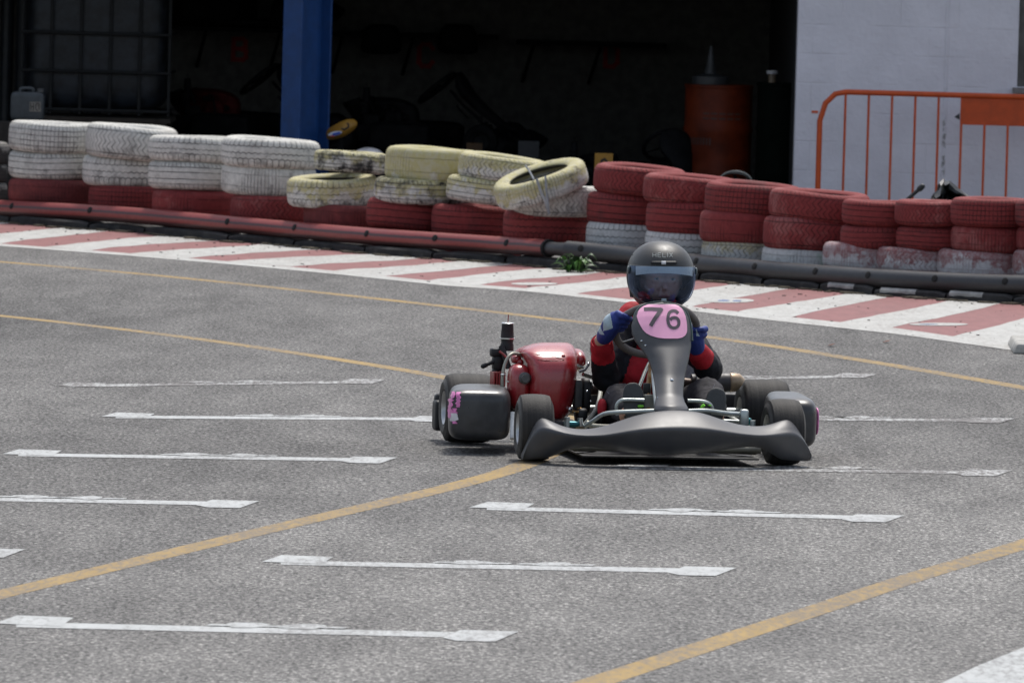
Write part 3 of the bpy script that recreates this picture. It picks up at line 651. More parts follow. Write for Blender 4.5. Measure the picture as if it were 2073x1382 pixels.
# rubber blocks carrying the rails
RUB = simple('black rubber block', (.018,.018,.019), .8, var=.4, bump=.5, bs=30, dirt=((.07,.065,.06), .5))
RUBW = simple('chalky paint remnant', (.34,.34,.33), .8, var=.3)
segs = [(-170,16,0),(20,176,.004),(180,290,-.006),(294,458,.003),(462,592,0),(596,735,-.004),(739,872,.003),(876,1020,-.003),(1025,1180,.004),(1184,1412,0),(1418,1540,.004),(1546,1655,-.004),(1660,1765,.003),(1770,1912,-.003),(1917,2048,.004),(2052,2230,0)]
for i, (a, c, dz) in enumerate(segs):
    rows = []; h = .048+dz
    for k in range(9):
        x = a+(c-a)*k/8; g0 = ground(x, interp(BACK, x), .001); g0.y += .02; back_ = Vector((.10, .19, 0)); e = .012 if k in (0, 8) else 0
        rows.append([g0, g0+Vector((0,.0,h-.012-e)), g0+Vector((.008,.014,h-e)), g0+back_+Vector((0,0,h-e)), g0+back_])
    b = MB().grid(rows, closed=True); n = 5; b.add(rows[0], [(0,1,2,3,4)]); b.add(rows[-1], [(4,3,2,1,0)])
    side_ = 'red' if c < 1100 else 'black'
    o = b.build('rubber_block', RUB, smooth=30, weld=True)
    if i in (12, 13, 14, 15):
        rr = random.Random(i); x0 = a+(c-a)*rr.uniform(0, .3); x1 = x0+(c-a)*rr.uniform(.3, .6); tr = []
        for k in range(9):
            x = x0+(x1-x0)*k/8; g0 = ground(x, interp(BACK, x), .001); g0.y += .02; ww = (.006+.010*rr.random())*(1 if i > 9 else .25)
            tr.append([g0+Vector((0,-.0012,h-.018-ww*.7)), g0+Vector((0,-.0012,h-.012)), g0+Vector((.008,.010,h+.0012)), g0+Vector((.02,.03,h+.0015))])
        MB().grid(tr).build('paint_remnant', RUBW, o, smooth=0)
    tag(o, 'low black rubber block under the %s rail, ' % side_ + ('%s from the left' % NAMES[i+1] if i < 9 else '%s from the right photo edge' % NAMES[16-i]), 'rubber block', 'rubber blocks carrying the %s rail' % side_)

# weed growing at the rail joint
LEAF = simple('weed leaf', (.028,.08,.018), .5, var=.5, vs_=30, spec=.4)
LEAFY = simple('bright weed leaf', (.08,.21,.035), .5, var=.3, vs_=30)
rt_p = ground(1163, 551, .001); wd = empty('weed', rt_p, label='green leafy weed growing under the joint of the two rails', cat='plant'); rnd = random.Random(5); lb = MB()
for i in range(44):
    A = rnd.uniform(-3.5, .35); L = rnd.uniform(.035, .10); lift = rnd.uniform(.02, .11)
    dx, dy = math.cos(A), math.sin(A)*.7
    s0 = Vector((rnd.uniform(-.05,.05), rnd.uniform(-.06,.02), 0)); stem = [s0, s0+Vector((dx*L*.35, dy*L*.35, lift*.9)), s0+Vector((dx*L*.75, dy*L*.75, lift)), s0+Vector((dx*L*1.15, dy*L*1.15, lift*.62))]
    P = catmull(stem, 4); wds = [.003,.004,.008,.013,.016,.018,.017,.015,.012,.009,.006,.003,.0005]
    rows = []
    for q, ww in zip(P, wds):
        sd_ = Vector((-dy, dx, .25)).normalized(); rows.append([q-sd_*ww, q+Vector((0,0,-ww*.3)), q+sd_*ww])
    lb.grid(rows, mi=1 if rnd.random() < .3 else 0)
lb.build('foliage', [LEAF, LEAFY], wd, smooth=60)

# ================================================================== the kart (own frame: x right in the photo, y rearwards, z up)
def rub_mat():
    g = G('slick tyre rubber'); co = g.co(); band = g.noise(g.map(co, sc=(55, .8, .8)), 1, 4, .6); n = g.noise(co, 9, 5, .7); f = g.noise(co, 150, 4, .7)
    c_ = g.mix(g.step(band, .35, .65), (.020,.019,.018), (.040,.037,.034)); c_ = g.mix(g.m_('MULTIPLY', g.step(n, .5, .7), .5), c_, (.07,.064,.058)); c_ = g.mix(g.m_('MULTIPLY', g.step(f, .62, .7), .5), c_, (.11,.10,.09))
    return g.done(c_, .68, spec=.3, normal=g.bump(f, .4, .003))
RUBBER = rub_mat()
SIDEW = simple('tyre sidewall', (.06,.058,.054), .6, var=.3, dirt=((.12,.11,.10), .5), spec=.35)
RIM = simple('dull magnesium rim', (.42,.43,.43), .35, metal=.85, var=.2)
def plast_mat():
    g = G('grey black bodywork plastic'); co = g.co(); n = g.noise(co, 7, 5, .65); f = g.noise(co, 60, 3)
    sc1 = g.noise(g.map(co, sc=(9, 160, 160)), 1, 4, .7); sc2 = g.noise(g.map(g.n('Mapping', {'Vector': co, 'Rotation': (.3, .9, .5)}).outputs[0], sc=(180, 12, 120)), 1, 4, .7)
    c_ = g.mix(g.step(n, .35, .7), (.058,.060,.066), (.078,.079,.082))
    s_ = g.m_('MULTIPLY', g.m_('MAXIMUM', g.step(sc1, .66, .76), g.step(sc2, .68, .78)), .35); c_ = g.mix(s_, c_, (.16,.16,.16))
    r = g.m_('ADD', g.m_('ADD', .46, g.m_('MULTIPLY', s_, .3)), g.m_('MULTIPLY', g.m_('SUBTRACT', n, .5), .22))
    return g.done(c_, r, spec=.5, normal=g.bump(f, .05, .002))
PLAST = plast_mat()
PODM = simple('black pod plastic', (.045,.046,.048), .33, var=.3, vs_=9, bump=.12, bs=40, spec=.55, dirt=((.09,.09,.09), .3))
BLACK = simple('matt black parts', (.013,.013,.014), .55, var=.4)
PIPE = simple('bare steel tube', (.46,.50,.48), .34, metal=.55, var=.2, dirt=((.2,.19,.17), .4))
TAN = simple('khaki lacquered tube', (.34,.33,.27), .4, metal=.3, var=.2)
CHROME = simple('bright metal', (.72,.75,.76), .18, metal=1.0, var=.1)
REDG = simple('glossy red cover', (.34,.013,.018), .27, var=.12, vs_=6, bump=.04, bs=15, spec=.9, dirt=((.30,.05,.05), .3), Coat_Weight=.4, Coat_Roughness=.35)
REDM = simple('red anodised part', (.30,.03,.03), .4, var=.2)
SEATM = simple('fibreglass seat edge', (.40,.41,.36), .4, var=.15); SEATD = simple('dark seat shell', (.045,.055,.065), .3, var=.4)
BRASS = simple('brass and copper fittings', (.30,.17,.06), .4, metal=.7, var=.3); TEAL = simple('blue green anodised clamp', (.03,.16,.18), .35, metal=.6)
LIME = simple('lime green lace', (.25,.75,.06), .5); ORGT = simple('amber tube', (.30,.15,.04), .35)
kart = empty('racing_kart', KO, YAW, label='racing kart with grey black bodywork, red engine cover and pink number panel 76', cat='kart')
def kb(b, name, m_, parent=None, **k): return b.build(name, m_, parent or kart, **k)

def wheel(x, y, R, W, steer=0):
    root = empty('wheel', (x, y, R+.001)); root.parent = kart; root.rotation_euler = (0, 0, steer)
    hw = W/2; rr = .020 if W < .17 else .026
    prof = [(.066,-hw+.014),(.075,-hw+.004),(R*.72,-hw-.002),(R-rr*1.15,-hw+.004),(R-rr*.35,-hw+rr*.55),(R-.002,-hw+rr*1.5),(R,0),(R-.002,hw-rr*1.5),(R-rr*.35,hw-rr*.55),(R-rr*1.15,hw-.004),(R*.72,hw+.002),(.075,hw-.004),(.066,hw-.014)]
    P = []
    for i in range(len(prof)-1):
        for k in range(3): t = k/3; P.append((prof[i][0]*(1-t)+prof[i+1][0]*t, prof[i][1]*(1-t)+prof[i+1][1]*t))
    P.append(prof[-1]); b = MB().lathe(P, axis='x', n=64)
    n0 = len(P)-1
    for f in range(len(b.f)):
        i = f % n0; b.mi[f] = 1 if (i < 10 or i >= n0-10) else 0
    b.build('tyre', [RUBBER, SIDEW], root, smooth=50)
    b = MB().lathe([(.0662,-hw+.012),(.068,-hw+.004),(.064,-hw+.006),(.058,-hw+.02),(.052,-hw+.05),(.025,-hw+.055),(.020,-hw+.035),(0,-hw+.035)], axis='x', n=40)
    b.lathe([(0,hw-.035),(.020,hw-.035),(.025,hw-.055),(.052,hw-.05),(.058,hw-.02),(.064,hw-.006),(.068,hw-.004),(.0662,hw-.012)], axis='x', n=40)
    for k in range(3):
        A = k*2.094; b.cbox((-hw+.05, .036*math.cos(A), .036*math.sin(A)), (.008,.006,.006))
    b.build('rim', RIM, root, smooth=45); return root
wheel(K(1081,872,0).x, 0, .131, .136, R_(-2.5)); wheel(K(1586,872,0).x-.002, 0, .131, .140, R_(2))
wheel(-.612, 1.04, .141, .205); wheel(.600, 1.04, .141, .205)

# ---- front bumper
FB = [(1060,918,921,931),(1064,903,908,933),(1071,884,890,934),(1080,862,876,933),(1089,848,868,932),(1100,843,865,931),(1114,846,868,929),(1130,854,872,924),(1150,862,877,914),(1175,867,880,907),(1200,867,881,905),
      (1230,862,879,909),(1265,850,873,915),(1300,838,868,920),(1340,830,866,922),(1385,828,865,922),(1425,831,867,920),(1460,843,871,915),(1500,857,877,908),(1530,861,880,905),(1553,861,880,908),(1572,856,878,920),
      (1587,850,877,931),(1600,847,875,933),(1612,850,877,934),(1622,864,882,934),(1633,888,896,934),(1641,908,913,934),(1644,918,922,932)]
st = []
for a, b_ in zip(FB, FB[1:]):
    for k in range(3): st.append(tuple(a[i]+(b_[i]-a[i])*k/3 for i in range(4)))
st.append(FB[-1])
for _ in range(2): st = [st[0]]+[tuple((p[i]+2*q[i]+r_[i])/4 for i in range(4)) for p, q, r_ in zip(st, st[1:], st[2:])]+[st[-1]]
rows = []
for px, t_, f_, bt in st:
    u = (px-1352)/292; yf = -.37+.235*abs(u)**2.3; dep = .155-.07*abs(u)**2
    yb = yf+dep
    rc = .035+.075*max(0, 1-abs(u)**3.5*1.35); A = K(px, t_, yb); Fd = K(px, f_, yf); Bt = K(px, bt, yf+rc); x = Fd.x
    z0, z1 = Bt.z, Fd.z
    Lp = [Vector((x, yf+dep*.9+.01, max(z0+.004,.018))), Vector((x, yf+rc+.01, z0)), Vector((x, yf+rc*.72, z0+(z1-z0)*.13)), Vector((x, yf+rc*.34, z0+(z1-z0)*.42)), Vector((x, yf+rc*.06, z0+(z1-z0)*.80)), Vector((x, yf-.001, z1-(z1-z0)*.06)),
          Vector((x, yf+.010, z1+(A.z-z1)*.07)), Vector((x, yf+.022, z1+(A.z-z1)*.17)), Vector((x, yf+dep*.38, z1+(A.z-z1)*.50)), Vector((x, yf+dep*.72, z1+(A.z-z1)*.86)), Vector((x, yb-.012, A.z)), Vector((x, yb, A.z-.010)), Vector((x, yb+.002, z0+(z1-z0)*.3))]
    rows.append(Lp)
b = MB().grid(rows, closed=True); n = len(rows[0]); b.add(rows[0], [tuple(range(n))]); b.add(rows[-1], [tuple(range(n))[::-1]])
kb(b, 'front_bumper', PLAST, smooth=180, weld=True, subsurf=1)
# floor tray and side rails
b = MB().box((-.33,-.16,.028),(.37,.95,.034)); kb(b, 'floor_tray', BLACK, smooth=0)  # tray widened and run back under the seat to deepen the shadow below
b = MB()
for s in (-1, 1): b.tube(catmull([(s*.36+.02,-.02,.055),(s*.26+.02,.15,.05),(s*.30+.02,.6,.05),(s*.33+.02,1.2,.07)], 6), .015, 10)
b.tube([(-.36,-.02,.06),(.40,-.02,.06)], .015, 10); b.tube([(-.3,1.2,.07),(.34,1.2,.07)], .014, 10)
b.tube([(-.28,.62,.05),(.32,.62,.05)], .014, 10)
kb(b, 'chassis_frame', TAN)
b = MB().tube([(-.66,1.04,.142),(.66,1.04,.142)], .022, 16); kb(b, 'rear_axle', PIPE)
# stub axles at the front
for s, xw in ((-1, -.42), (1, .42)):
    b = MB().tube([(s*.37+.005,0,.12),(s*.46+.005,0,.131)], .012, 10); b.tube([(s*.375,0,.05),(s*.37,.0,.175)], .011, 10); b.tube([(s*.37,0,.13),(s*.35,.10,.135)], .008, 8)
    kb(b, 'stub_axle', PIPE)
    b = MB().lathe([(0,-.012),(.018,-.012),(.018,.012),(0,.012)], (s*.385,0,.09), n=16); kb(b, 'axle_clamp', TEAL)

# ---- nose fairing with the number panel
NP = [(612,1328,1352),(616,1309,1369),(621,1299,1379),(630,1289,1388),(643,1283,1394),(658,1279,1397),(675,1280,1399),(690,1286,1399),(702,1295,1399),(712,1303,1397),(724,1311,1395),(738,1317,1392),(755,1322,1388),(772,1325,1385),(790,1327,1383),(803,1328,1383),(813,1326,1386),(822,1324,1391),(829,1324,1395),(835,1329,1391),(840,1342,1376)]
def nose_y(px, py):
    l = interp([(a, b_) for a, b_, c in NP], py); r = interp([(a, c) for a, b_, c in NP], py)
    u = (px-(l+r)/2)/max(8, (r-l)/2); base = interp([(612,.30),(700,.205),(760,.09),(800,-.02),(822,-.10),(840,-.145)], py)
    depth = interp([(612,.02),(640,.035),(700,.045),(760,.05),(800,.04),(822,.065),(840,.05)], py)
    return base-depth*(1-min(1.3, abs(u))**2.2)
rows = []
ys = []
for a, b_ in zip(NP, NP[1:]):
    for k in range(3): ys.append(a[0]+(b_[0]-a[0])*k/3)
ys.append(840)
for y in ys:
    l = interp([(a, b_) for a, b_, c in NP], y); r = interp([(a, c) for a, b_, c in NP], y); row = []
    for k in range(17):
        x = l+(r-l)*k/16; row.append(K(x, y, nose_y(x, y)))
    # side skirts folding rearwards
    sl, sr = row[0], row[-1]; dpt = interp([(612,.01),(660,.05),(740,.055),(800,.035),(840,.02)], y)
    row = [sl+Vector((.012,dpt,-.01)), sl+Vector((.002,dpt*.45,-.002))]+row+[sr+Vector((-.002,dpt*.45,-.002)), sr+Vector((-.012,dpt,-.01))]
    rows.append(row)
nose = kb(MB().grid(rows), 'nose_fairing', PLAST, smooth=180, solid=-.005)
def patch(rws, off, m_, name, parent, n=14):
    R2 = []
    for y, l, r in rws: R2.append([K(l+(r-l)*k/n, y, nose_y(l+(r-l)*k/n, y)-off) for k in range(n+1)])
    return MB().grid(R2).build(name, m_, parent, smooth=180)
PINKM = simple('glossy pink number film', (.95,.46,.66), .35, var=.06, vs_=9, bump=.05, bs=20, spec=.5)
PK_ = [(616,1312,1366),(619,1303,1374),(624,1296,1380),(630,1292,1384),(640,1289,1388),(650,1292,1390),(660,1297,1391),(668,1302,1391),(674,1308,1390),(679,1317,1387),(683,1330,1381),(685,1345,1372)]
P2 = []
for a, b_ in zip(PK_, PK_[1:]):
    for k in range(4): P2.append(tuple(a[i]+(b_[i]-a[i])*k/4 for i in range(3)))
P2.append(PK_[-1]); pink = patch(P2, .003, PINKM, 'number_panel', nose)
DIG = simple('dark grey digits', (.075,.06,.075), .5, var=.1)
def surf_stroke(b, pts, wid, off=.0045, sub=6, ws=None):
    """ribbon with mitred joints laid on the nose surface; pts in photo pixels"""
    P = []
    for (x0, y0), (x1, y1) in zip(pts, pts[1:]):
        for k in range(sub): P.append((x0+(x1-x0)*k/sub, y0+(y1-y0)*k/sub))
    P.append(pts[-1]); rows = []
    for i, (x, y) in enumerate(P):
        a = P[max(0, i-1)]; c = P[min(len(P)-1, i+1)]; dx, dy = c[0]-a[0], c[1]-a[1]; L = math.hypot(dx, dy) or 1; nx, ny = -dy/L, dx/L
        rows.append([K(x+nx*wid*q, y+ny*wid*q, nose_y(x+nx*wid*q, y+ny*wid*q)-off) for q in (-.5, 0, .5)])
    b.grid(rows)
b = MB(); surf_stroke(b, [(1303.5,625.5),(1320,625),(1341,626.5)], 7)
surf_stroke(b, [(1340,624),(1334,633),(1325,646),(1317,659.5)], 8, .0055)
b.build('digit_seven', DIG, pink, smooth=180)
c6 = [(1373,634),(1368,629.5),(1361,629),(1355,633),(1352.5,641),(1352.5,650),(1355,658),(1361,663),(1369,662.5),(1374,657),(1374,649),(1369.5,643.5),(1362,643),(1356.5,647)]
s6 = [tuple(v[:2]) for v in catmull([(x, y, 0) for x, y in c6], 4)]
b = MB(); surf_stroke(b, s6, 6.2, sub=1); b.build('digit_six', DIG, pink, smooth=180)
b = MB()
edge = [(1285,652),(1283,645),(1287,633),(1296,622),(1309,615.5),(1328,611.5),(1345,611.5),(1362,614.5),(1378,621),(1389,631),(1395,645),(1399,662),(1401,690)]
b.tube(catmull([K(x, y, nose_y(min(max(x,1284),1398), max(y,613))+.006) for x, y in edge], 4), .0048, 8); b.build('edge_trim', simple('dark teal trim', (.03,.06,.055), .4), nose)
for x, y, s in ((1360,769,.006),(1299,690,.004),(1307,699,.004),(1331,805,.003)):
    p = K(x, y, nose_y(x, y)-.001); M = Vector((0,-1,.45)).normalized().to_track_quat('Z','Y').to_matrix()
    MB().lathe([(0,.004),(s*.6,.004),(s,.002),(s*1.25,0),(s*1.25,-.003)], p, M=M, n=14).build('screw', CHROME, nose)

# ---- front bars, pedals, column
b = MB(); b.tube(catmull([K(1184,863,.05),K(1200,852,.02),K(1222,838,-.02),K(1250,834,-.05),K(1300,832,-.07),K(1330,831,-.08)], 5), .0085, 10)
b.tube(catmull([K(1385,832,-.07),K(1430,831,-.05),K(1470,836,-.02),K(1500,838,.02)], 5), .0085, 10)
kb(b, 'bumper_tube', PIPE)
b = MB(); b.tube(catmull([K(1188,855,.12),K(1200,862,.1),K(1230,864,.06),K(1270,862,.02)], 5), .011, 10); kb(b, 'lower_tube', TAN)
b = MB(); b.tube(catmull([K(1250,840,.04),K(1248,822,.035),K(1256,811,.03),K(1270,809,.03),K(1304,810,.03)], 6), .0075, 10); kb(b, 'pedal', PIPE)
b = MB(); b.tube(catmull([K(1392,811,.03),K(1420,812,.03),K(1436,817,.03),K(1442,826,.035),K(1443,838,.04)], 6), .0075, 10); kb(b, 'pedal', PIPE)
b = MB().tube([K(1323,757,.14),K(1329,828,-.05)], .0095, 12); b.lathe([(0,.02),(.008,.02),(.01,0),(.01,-.01)], K(1323,752,.14), n=12); kb(b, 'fairing_strut', PIPE)
b = MB().tube([K(1314,735,.3),K(1306,752,.27),K(1294,783,.2)], .007, 10); kb(b, 'fairing_strut', PIPE)
b = MB().tube([K(1335,680,.36),K(1318,740,.24),K(1312,790,.12),K(1312,840,.05)], .011, 12); kb(b, 'steering_column', ORGT)
b = MB().box(tuple(K(1304,830,.06)), tuple(K(1326,799,.06)+Vector((0,.03,0)))); kb(b, 'pedal_box', simple('dull plate', (.22,.22,.19), .5), smooth=0, bevel=.003)
b = MB().box(tuple(K(1303,800,.10)), tuple(K(1318,776,.10)+Vector((0,.03,0)))); kb(b, 'brake_cylinder', BLACK, bevel=.004)
b = MB().tube([K(1440,836,.03),K(1512,842,.03)], .0065, 8); b.tube([K(1455,851,.05),K(1512,854,.05)], .0065, 8); kb(b, 'tie_rod', PIPE)
b = MB().sbox(K(1506,846,.02), (.018,.02,.035), 5, 8); kb(b, 'rod_end', PIPE)
b = MB().sbox(K(1157,858,.05), (.032,.02,.012), 3, 8); b.sbox(K(1512,853,.05), (.02,.02,.016), 3, 8); kb(b, 'track_rod_joint', TEAL)
b = MB().tube([K(1175,846,.05),K(1176,862,.05)], .012, 12); kb(b, 'king_pin', CHROME)

# ---- steering wheel
SWC = K(1328,668,.46); sx = Vector((1,.0,0)); sy = Vector((0,-.76,.65)).normalized(); sn = sx.cross(sy)
ring = [SWC+sx*.162*math.cos(a*math.pi/24)+sy*.162*math.sin(a*math.pi/24) for a in range(48)]
sw = kb(MB().tube(ring, .0155, 14, closed=True), 'steering_wheel', simple('worn suede grip', (.15,.13,.12), .7, var=.3, bs=90, bump=.4))
b = MB()
for A in (90, 215, 325):
    d = sx*math.cos(R_(A))*.155+sy*math.sin(R_(A))*.155; b.tube([SWC+sn*.01, SWC+d], .010, 8, flat=.5)
b.lathe([(0,.02),(.03,.02),(.035,0),(.03,-.02),(0,-.02)], SWC, n=24, M=sn.to_track_quat('Z','Y').to_matrix()); b.build('spoke', simple('grey spoke', (.17,.17,.16), .4, metal=.5), sw)

# ---- seat: a shell whose left lip shows beside the driver
LIP = [(1197,694,1.0),(1199,703,.99),(1204,720,.97),(1212,755,.92),(1216,780,.85),(1214,805,.74),(1205,830,.62),(1192,848,.52),(1184,858,.45)]
lipL = catmull([K(*q) for q in LIP], 4); cxs = .105
lipR = [Vector((2*cxs-p.x, p.y, p.z)) for p in lipL]; rows = []
for i, (a, c) in enumerate(zip(lipL, lipR)):
    t = i/(len(lipL)-1); low = .030; row = []
    for k in range(17):
        s = k/16; e = math.sin(math.pi*s)**.5; x = a.x+(c.x-a.x)*(.5-.5*math.cos(math.pi*s)); back_ = .16*(1-t)*e
        row.append(Vector((x, a.y+back_*(1-t)-.05*t*e, a.z+(low-a.z)*e*min(1, .15+t*1.1))))
    rows.append(row)
seat = kb(MB().grid(rows), 'seat', SEATD, smooth=180, solid=.006)
MB().tube(lipL, .0088, 10, flat=.6).build('lip', SEATM, seat); MB().tube(lipR, .0088, 10, flat=.6).build('lip', SEATM, seat)

# ---- side pods
def pod(x0, x1, z0, z1, y0, y1, skew, name='side_pod', m_=PODM, e=6, taper=.0, topback=0):
    c = ((x0+x1)/2, (y0+y1)/2, (z0+z1)/2); h = ((x1-x0)/2, (y1-y0)/2, (z1-z0)/2)
    def fn(q):
        t = (q.y+1)/2
        return (q.x*(1-taper*t)+skew*t, q.y, q.z*(1-.06*abs(q.x)**3)+topback*t*(q.z > 0)*q.z)
    return kb(MB().sbox(c, h, e, 26, fn=fn), name, m_, smooth=180)
a0, a1 = K(906,893,.33), K(1036,786,.33)
pL = pod(a0.x, a1.x, a0.z, a1.z-.004, .33, .80, .52, taper=.03)
a0, a1 = K(1566,905,.42), K(1651,806,.42)
pR = pod(a0.x-.03, a1.x+.014, a0.z-.005, a1.z, .38, .84, .30, taper=.25, e=5, topback=.12)
PINKG = simple('torn pink graphic', (.75,.22,.50), .4, var=.3, vs_=30)
rnd = random.Random(11)
def ragged(b, pxs, yl, jit=2.0, mi=0):
    pts = []
    for (x0, y0), (x1, y1) in zip(pxs, pxs[1:]+pxs[:1]):
        n = max(1, int(math.hypot(x1-x0, y1-y0)/4))
        for k in range(n): pts.append(K(x0+(x1-x0)*k/n+rnd.uniform(-jit, jit)*.5, y0+(y1-y0)*k/n+rnd.uniform(-jit, jit)*.5, yl))
    b.prism(pts[::-1], (0,.006,0), mi)
def pod_face(px, py):   # local depth of the left pod's front face at a pixel
    c = ((K(906,893,.33).x+K(1036,786,.33).x)/2, .595, (K(906,893,.33).z+K(1036,786,.33).z-.004)/2); p = K(px, py, .34)
    hx = (K(1036,786,.33).x-K(906,893,.33).x)/2; hz = (K(1036,786,.33).z-K(906,893,.33).z)/2
    u = min(.999, abs((p.x-c[0])/hx)); v = min(.999, abs((p.z-c[2])/hz)); k_ = max(0, 1-u**6-v**6)
    return .595-.265*k_**(1/6)
def pod_patch(b, pxs, n=10, off=.004):
    """strip between two ragged edges hugging the pod face: pxs = [(y, l, r)]"""
    rows = []
    for y, l, r in pxs:
        l += rnd.uniform(-1.6,1.6); r += rnd.uniform(-2,2)
        rows.append([K(l+(r-l)*k/n, y, pod_face(l+(r-l)*k/n, y)-off) for k in range(n+1)])
    b.grid(rows)
b = MB()
pod_patch(b, [(792+i*3, 913-(i*.25), 920+2*math.sin(i)) for i in range(5)]+[(807+i*3, 908-i*.12, 916+2*math.sin(i*1.7)) for i in range(14)])
pod_patch(b, [(793+i*2.6, 923+1.2*math.sin(i*1.3), 933-i*.15+1.5*math.sin(i*2)) for i in range(13)])
pod_patch(b, [(826+i*2.6, 916+1.5*math.sin(i*1.1), 926-i*.2+1.5*math.sin(i*2.3)) for i in range(13)])
b.build('torn_graphic', PINKG, pL, smooth=180)
b = MB(); pod_patch(b, [(836,913,925),(839,912,927),(842,914,928),(845,913,927),(849,911,928),(852,912,921)], off=.0055)
b.build('white_lettering_remnant', simple('white lettering film', (.7,.68,.7), .4), pL, smooth=180)
b = MB().sbox(tuple(K(1652,852,.6)), (.006,.05,.055), 3, 8); b.build('torn_graphic', PINKG, pR)
# rear bumper with the black end block
b = MB().sbox(K(888,840,1.22), (.022,.05,.062), 6, 14); b.sbox((-.47,1.27,.16),(.22,.022,.03),5,12); b.sbox((.30,1.27,.16),(.40,.022,.05),5,12); b.sbox(Vector((-.66,1.25,.16)),(.06,.03,.03),4,10)
kb(b, 'rear_bumper', BLACK)
# exhaust silencer lying behind the driver
p0, p1 = K(1400,776,.98), K(1476,774,.98)
b = MB().tube([p0, p1], .039, 28); kb(b, 'exhaust_silencer', simple('sooty silencer', (.05,.045,.045), .5, var=.3))
b = MB().tube([p1, p1+Vector((.006,0,0)), K(1494,774,.98), K(1500,778,.98)], [.036,.040,.037,.028], 28); kb(b, 'exhaust_end_cap', simple('heat tanned steel', (.36,.27,.18), .4, metal=.5, var=.2))
b = MB().tube(catmull([p0,K(1370,775,.99),K(1300,790,.98),K(1185,790,.95)], 5), .020, 12); kb(b, 'exhaust_pipe', simple('burnt pipe', (.12,.09,.07), .5, metal=.5))

# ---- engine beside the seat
eng = empty('engine', (0,0,0)); eng.parent = kart
def eb(b, name, m_, **k): return b.build(name, m_, eng, **k)
# big red cover: grid over px rows with a domed front
CV = [(693,1098,1146,.78),(695,1080,1154,.72),(699,1068,1160,.66),(706,1058,1164,.61),(713,1054,1167,.575),(722,1060,1168,.545),(735,1068,1168,.52),(750,1071,1168,.505),(770,1072,1166,.50),(795,1072,1163,.50),(815,1074,1159,.505),(835,1080,1154,.52),(850,1088,1146,.545)]
rows = []; cvs = []
for a, c in zip(CV, CV[1:]):
    for k in range(3): cvs.append(tuple(a[i]+(c[i]-a[i])*k/3 for i in range(4)))
cvs.append(CV[-1])
for y, l, r, yl in cvs:
    row = []
    for k in range(21):
        u = -1+2*k/20; x = (l+r)/2+(r-l)/2*math.sin(u*math.pi/2)**1 if False else (l+r)/2+(r-l)/2*u
        row.append(K(x, y, yl+.10*abs(u)**5))
    row = [Vector((row[0].x+.014, .92, row[0].z-.01))]+row+[Vector((row[-1].x-.014, .92, row[-1].z-.01))]; rows.append(row)
rows = [[Vector((p.x, .92, p.z-.03)) for p in rows[0]]]+rows
cover = eb(MB().grid(rows), 'engine_cover', REDG, smooth=180, solid=-.004)
b = MB().sbox(K(1166,728,.88), (.034,.12,.045), 2.4, 14); b.build('cover_tail', REDG, cover)
b = MB()
def cvy(px, py):
    y = interp([(q[0], q[3]) for q in CV], py); l = interp([(q[0], q[1]) for q in CV], py); r = interp([(q[0], q[2]) for q in CV], py); u = (px-(l+r)/2)/((r-l)/2); return y+.10*abs(u)**5
def crease(pts, r=.0013): b.tube(catmull([K(x, y, cvy(x, y)-.0004) for x, y in pts], 4), r, 6)
crease([(1062,719),(1085,717),(1110,719),(1130,724),(1142,729),(1120,730),(1090,728),(1070,726)]); crease([(1062,720),(1081,720)]); crease([(1073,738),(1083,738),(1091,741)], .0012)
b.build('cover_crease', simple('dark red crease', (.22,.015,.02), .4), cover)
MB().sbox(K(1140,720,cvy(1140,720)-.001), (.009,.006,.005), 2, 8).build('cover_screw', REDM, cover)
# red canister with its top edge highlight, fins, hose
b = MB(); c_ = K(1050,783,.66); b.sbox(c_, (.044,.07,.092), 3.2, 22); eb(b, 'red_canister', REDG)
b = MB(); b.lathe([(0,-.03),(.016,-.03),(.016,-.012),(.024,-.010),(.024,.0),(0,.0)], K(1062,765,.585), axis='y', n=20); eb(b, 'filler_cap', simple('dull cap', (.10,.10,.10), .4, metal=.4))
b = MB(); b.sbox(K(1045,727,.72), (.020,.03,.018), 2.5, 10); b.sbox(K(1053,733,.70), (.014,.02,.012), 2.5, 10); eb(b, 'red_bracket', REDG)
b = MB()
for i in range(5): b.cbox(K(997+i*5.2,772,.80), (.0032,.05,.040))
b.sbox(K(1008,772,.82), (.024,.05,.036), 5, 10); eb(b, 'cylinder_fins', REDM, bevel=.0015)
b = MB().box(tuple(K(994,850,.80)), tuple(K(1100,790,.80)+Vector((0,.2,0)))); eb(b, 'crankcase', BLACK, bevel=.01)
b = MB().tube(catmull([K(1019,862,.64),K(1018,800,.64),K(1017,770,.64),K(1020,745,.65),K(1027,726,.66),K(1037,716,.68),K(1050,717,.70),K(1060,722,.72)], 5), .0068, 12); eb(b, 'fuel_hose', TAN)
b = MB(); b.lathe([(0,.006),(.004,.006),(.004,0),(.0,0)], K(1028,772,.60), axis='y', n=10); b.sbox(K(1018,758,.63), (.009,.009,.004), 4, 6); eb(b, 'hose_clamp', CHROME)
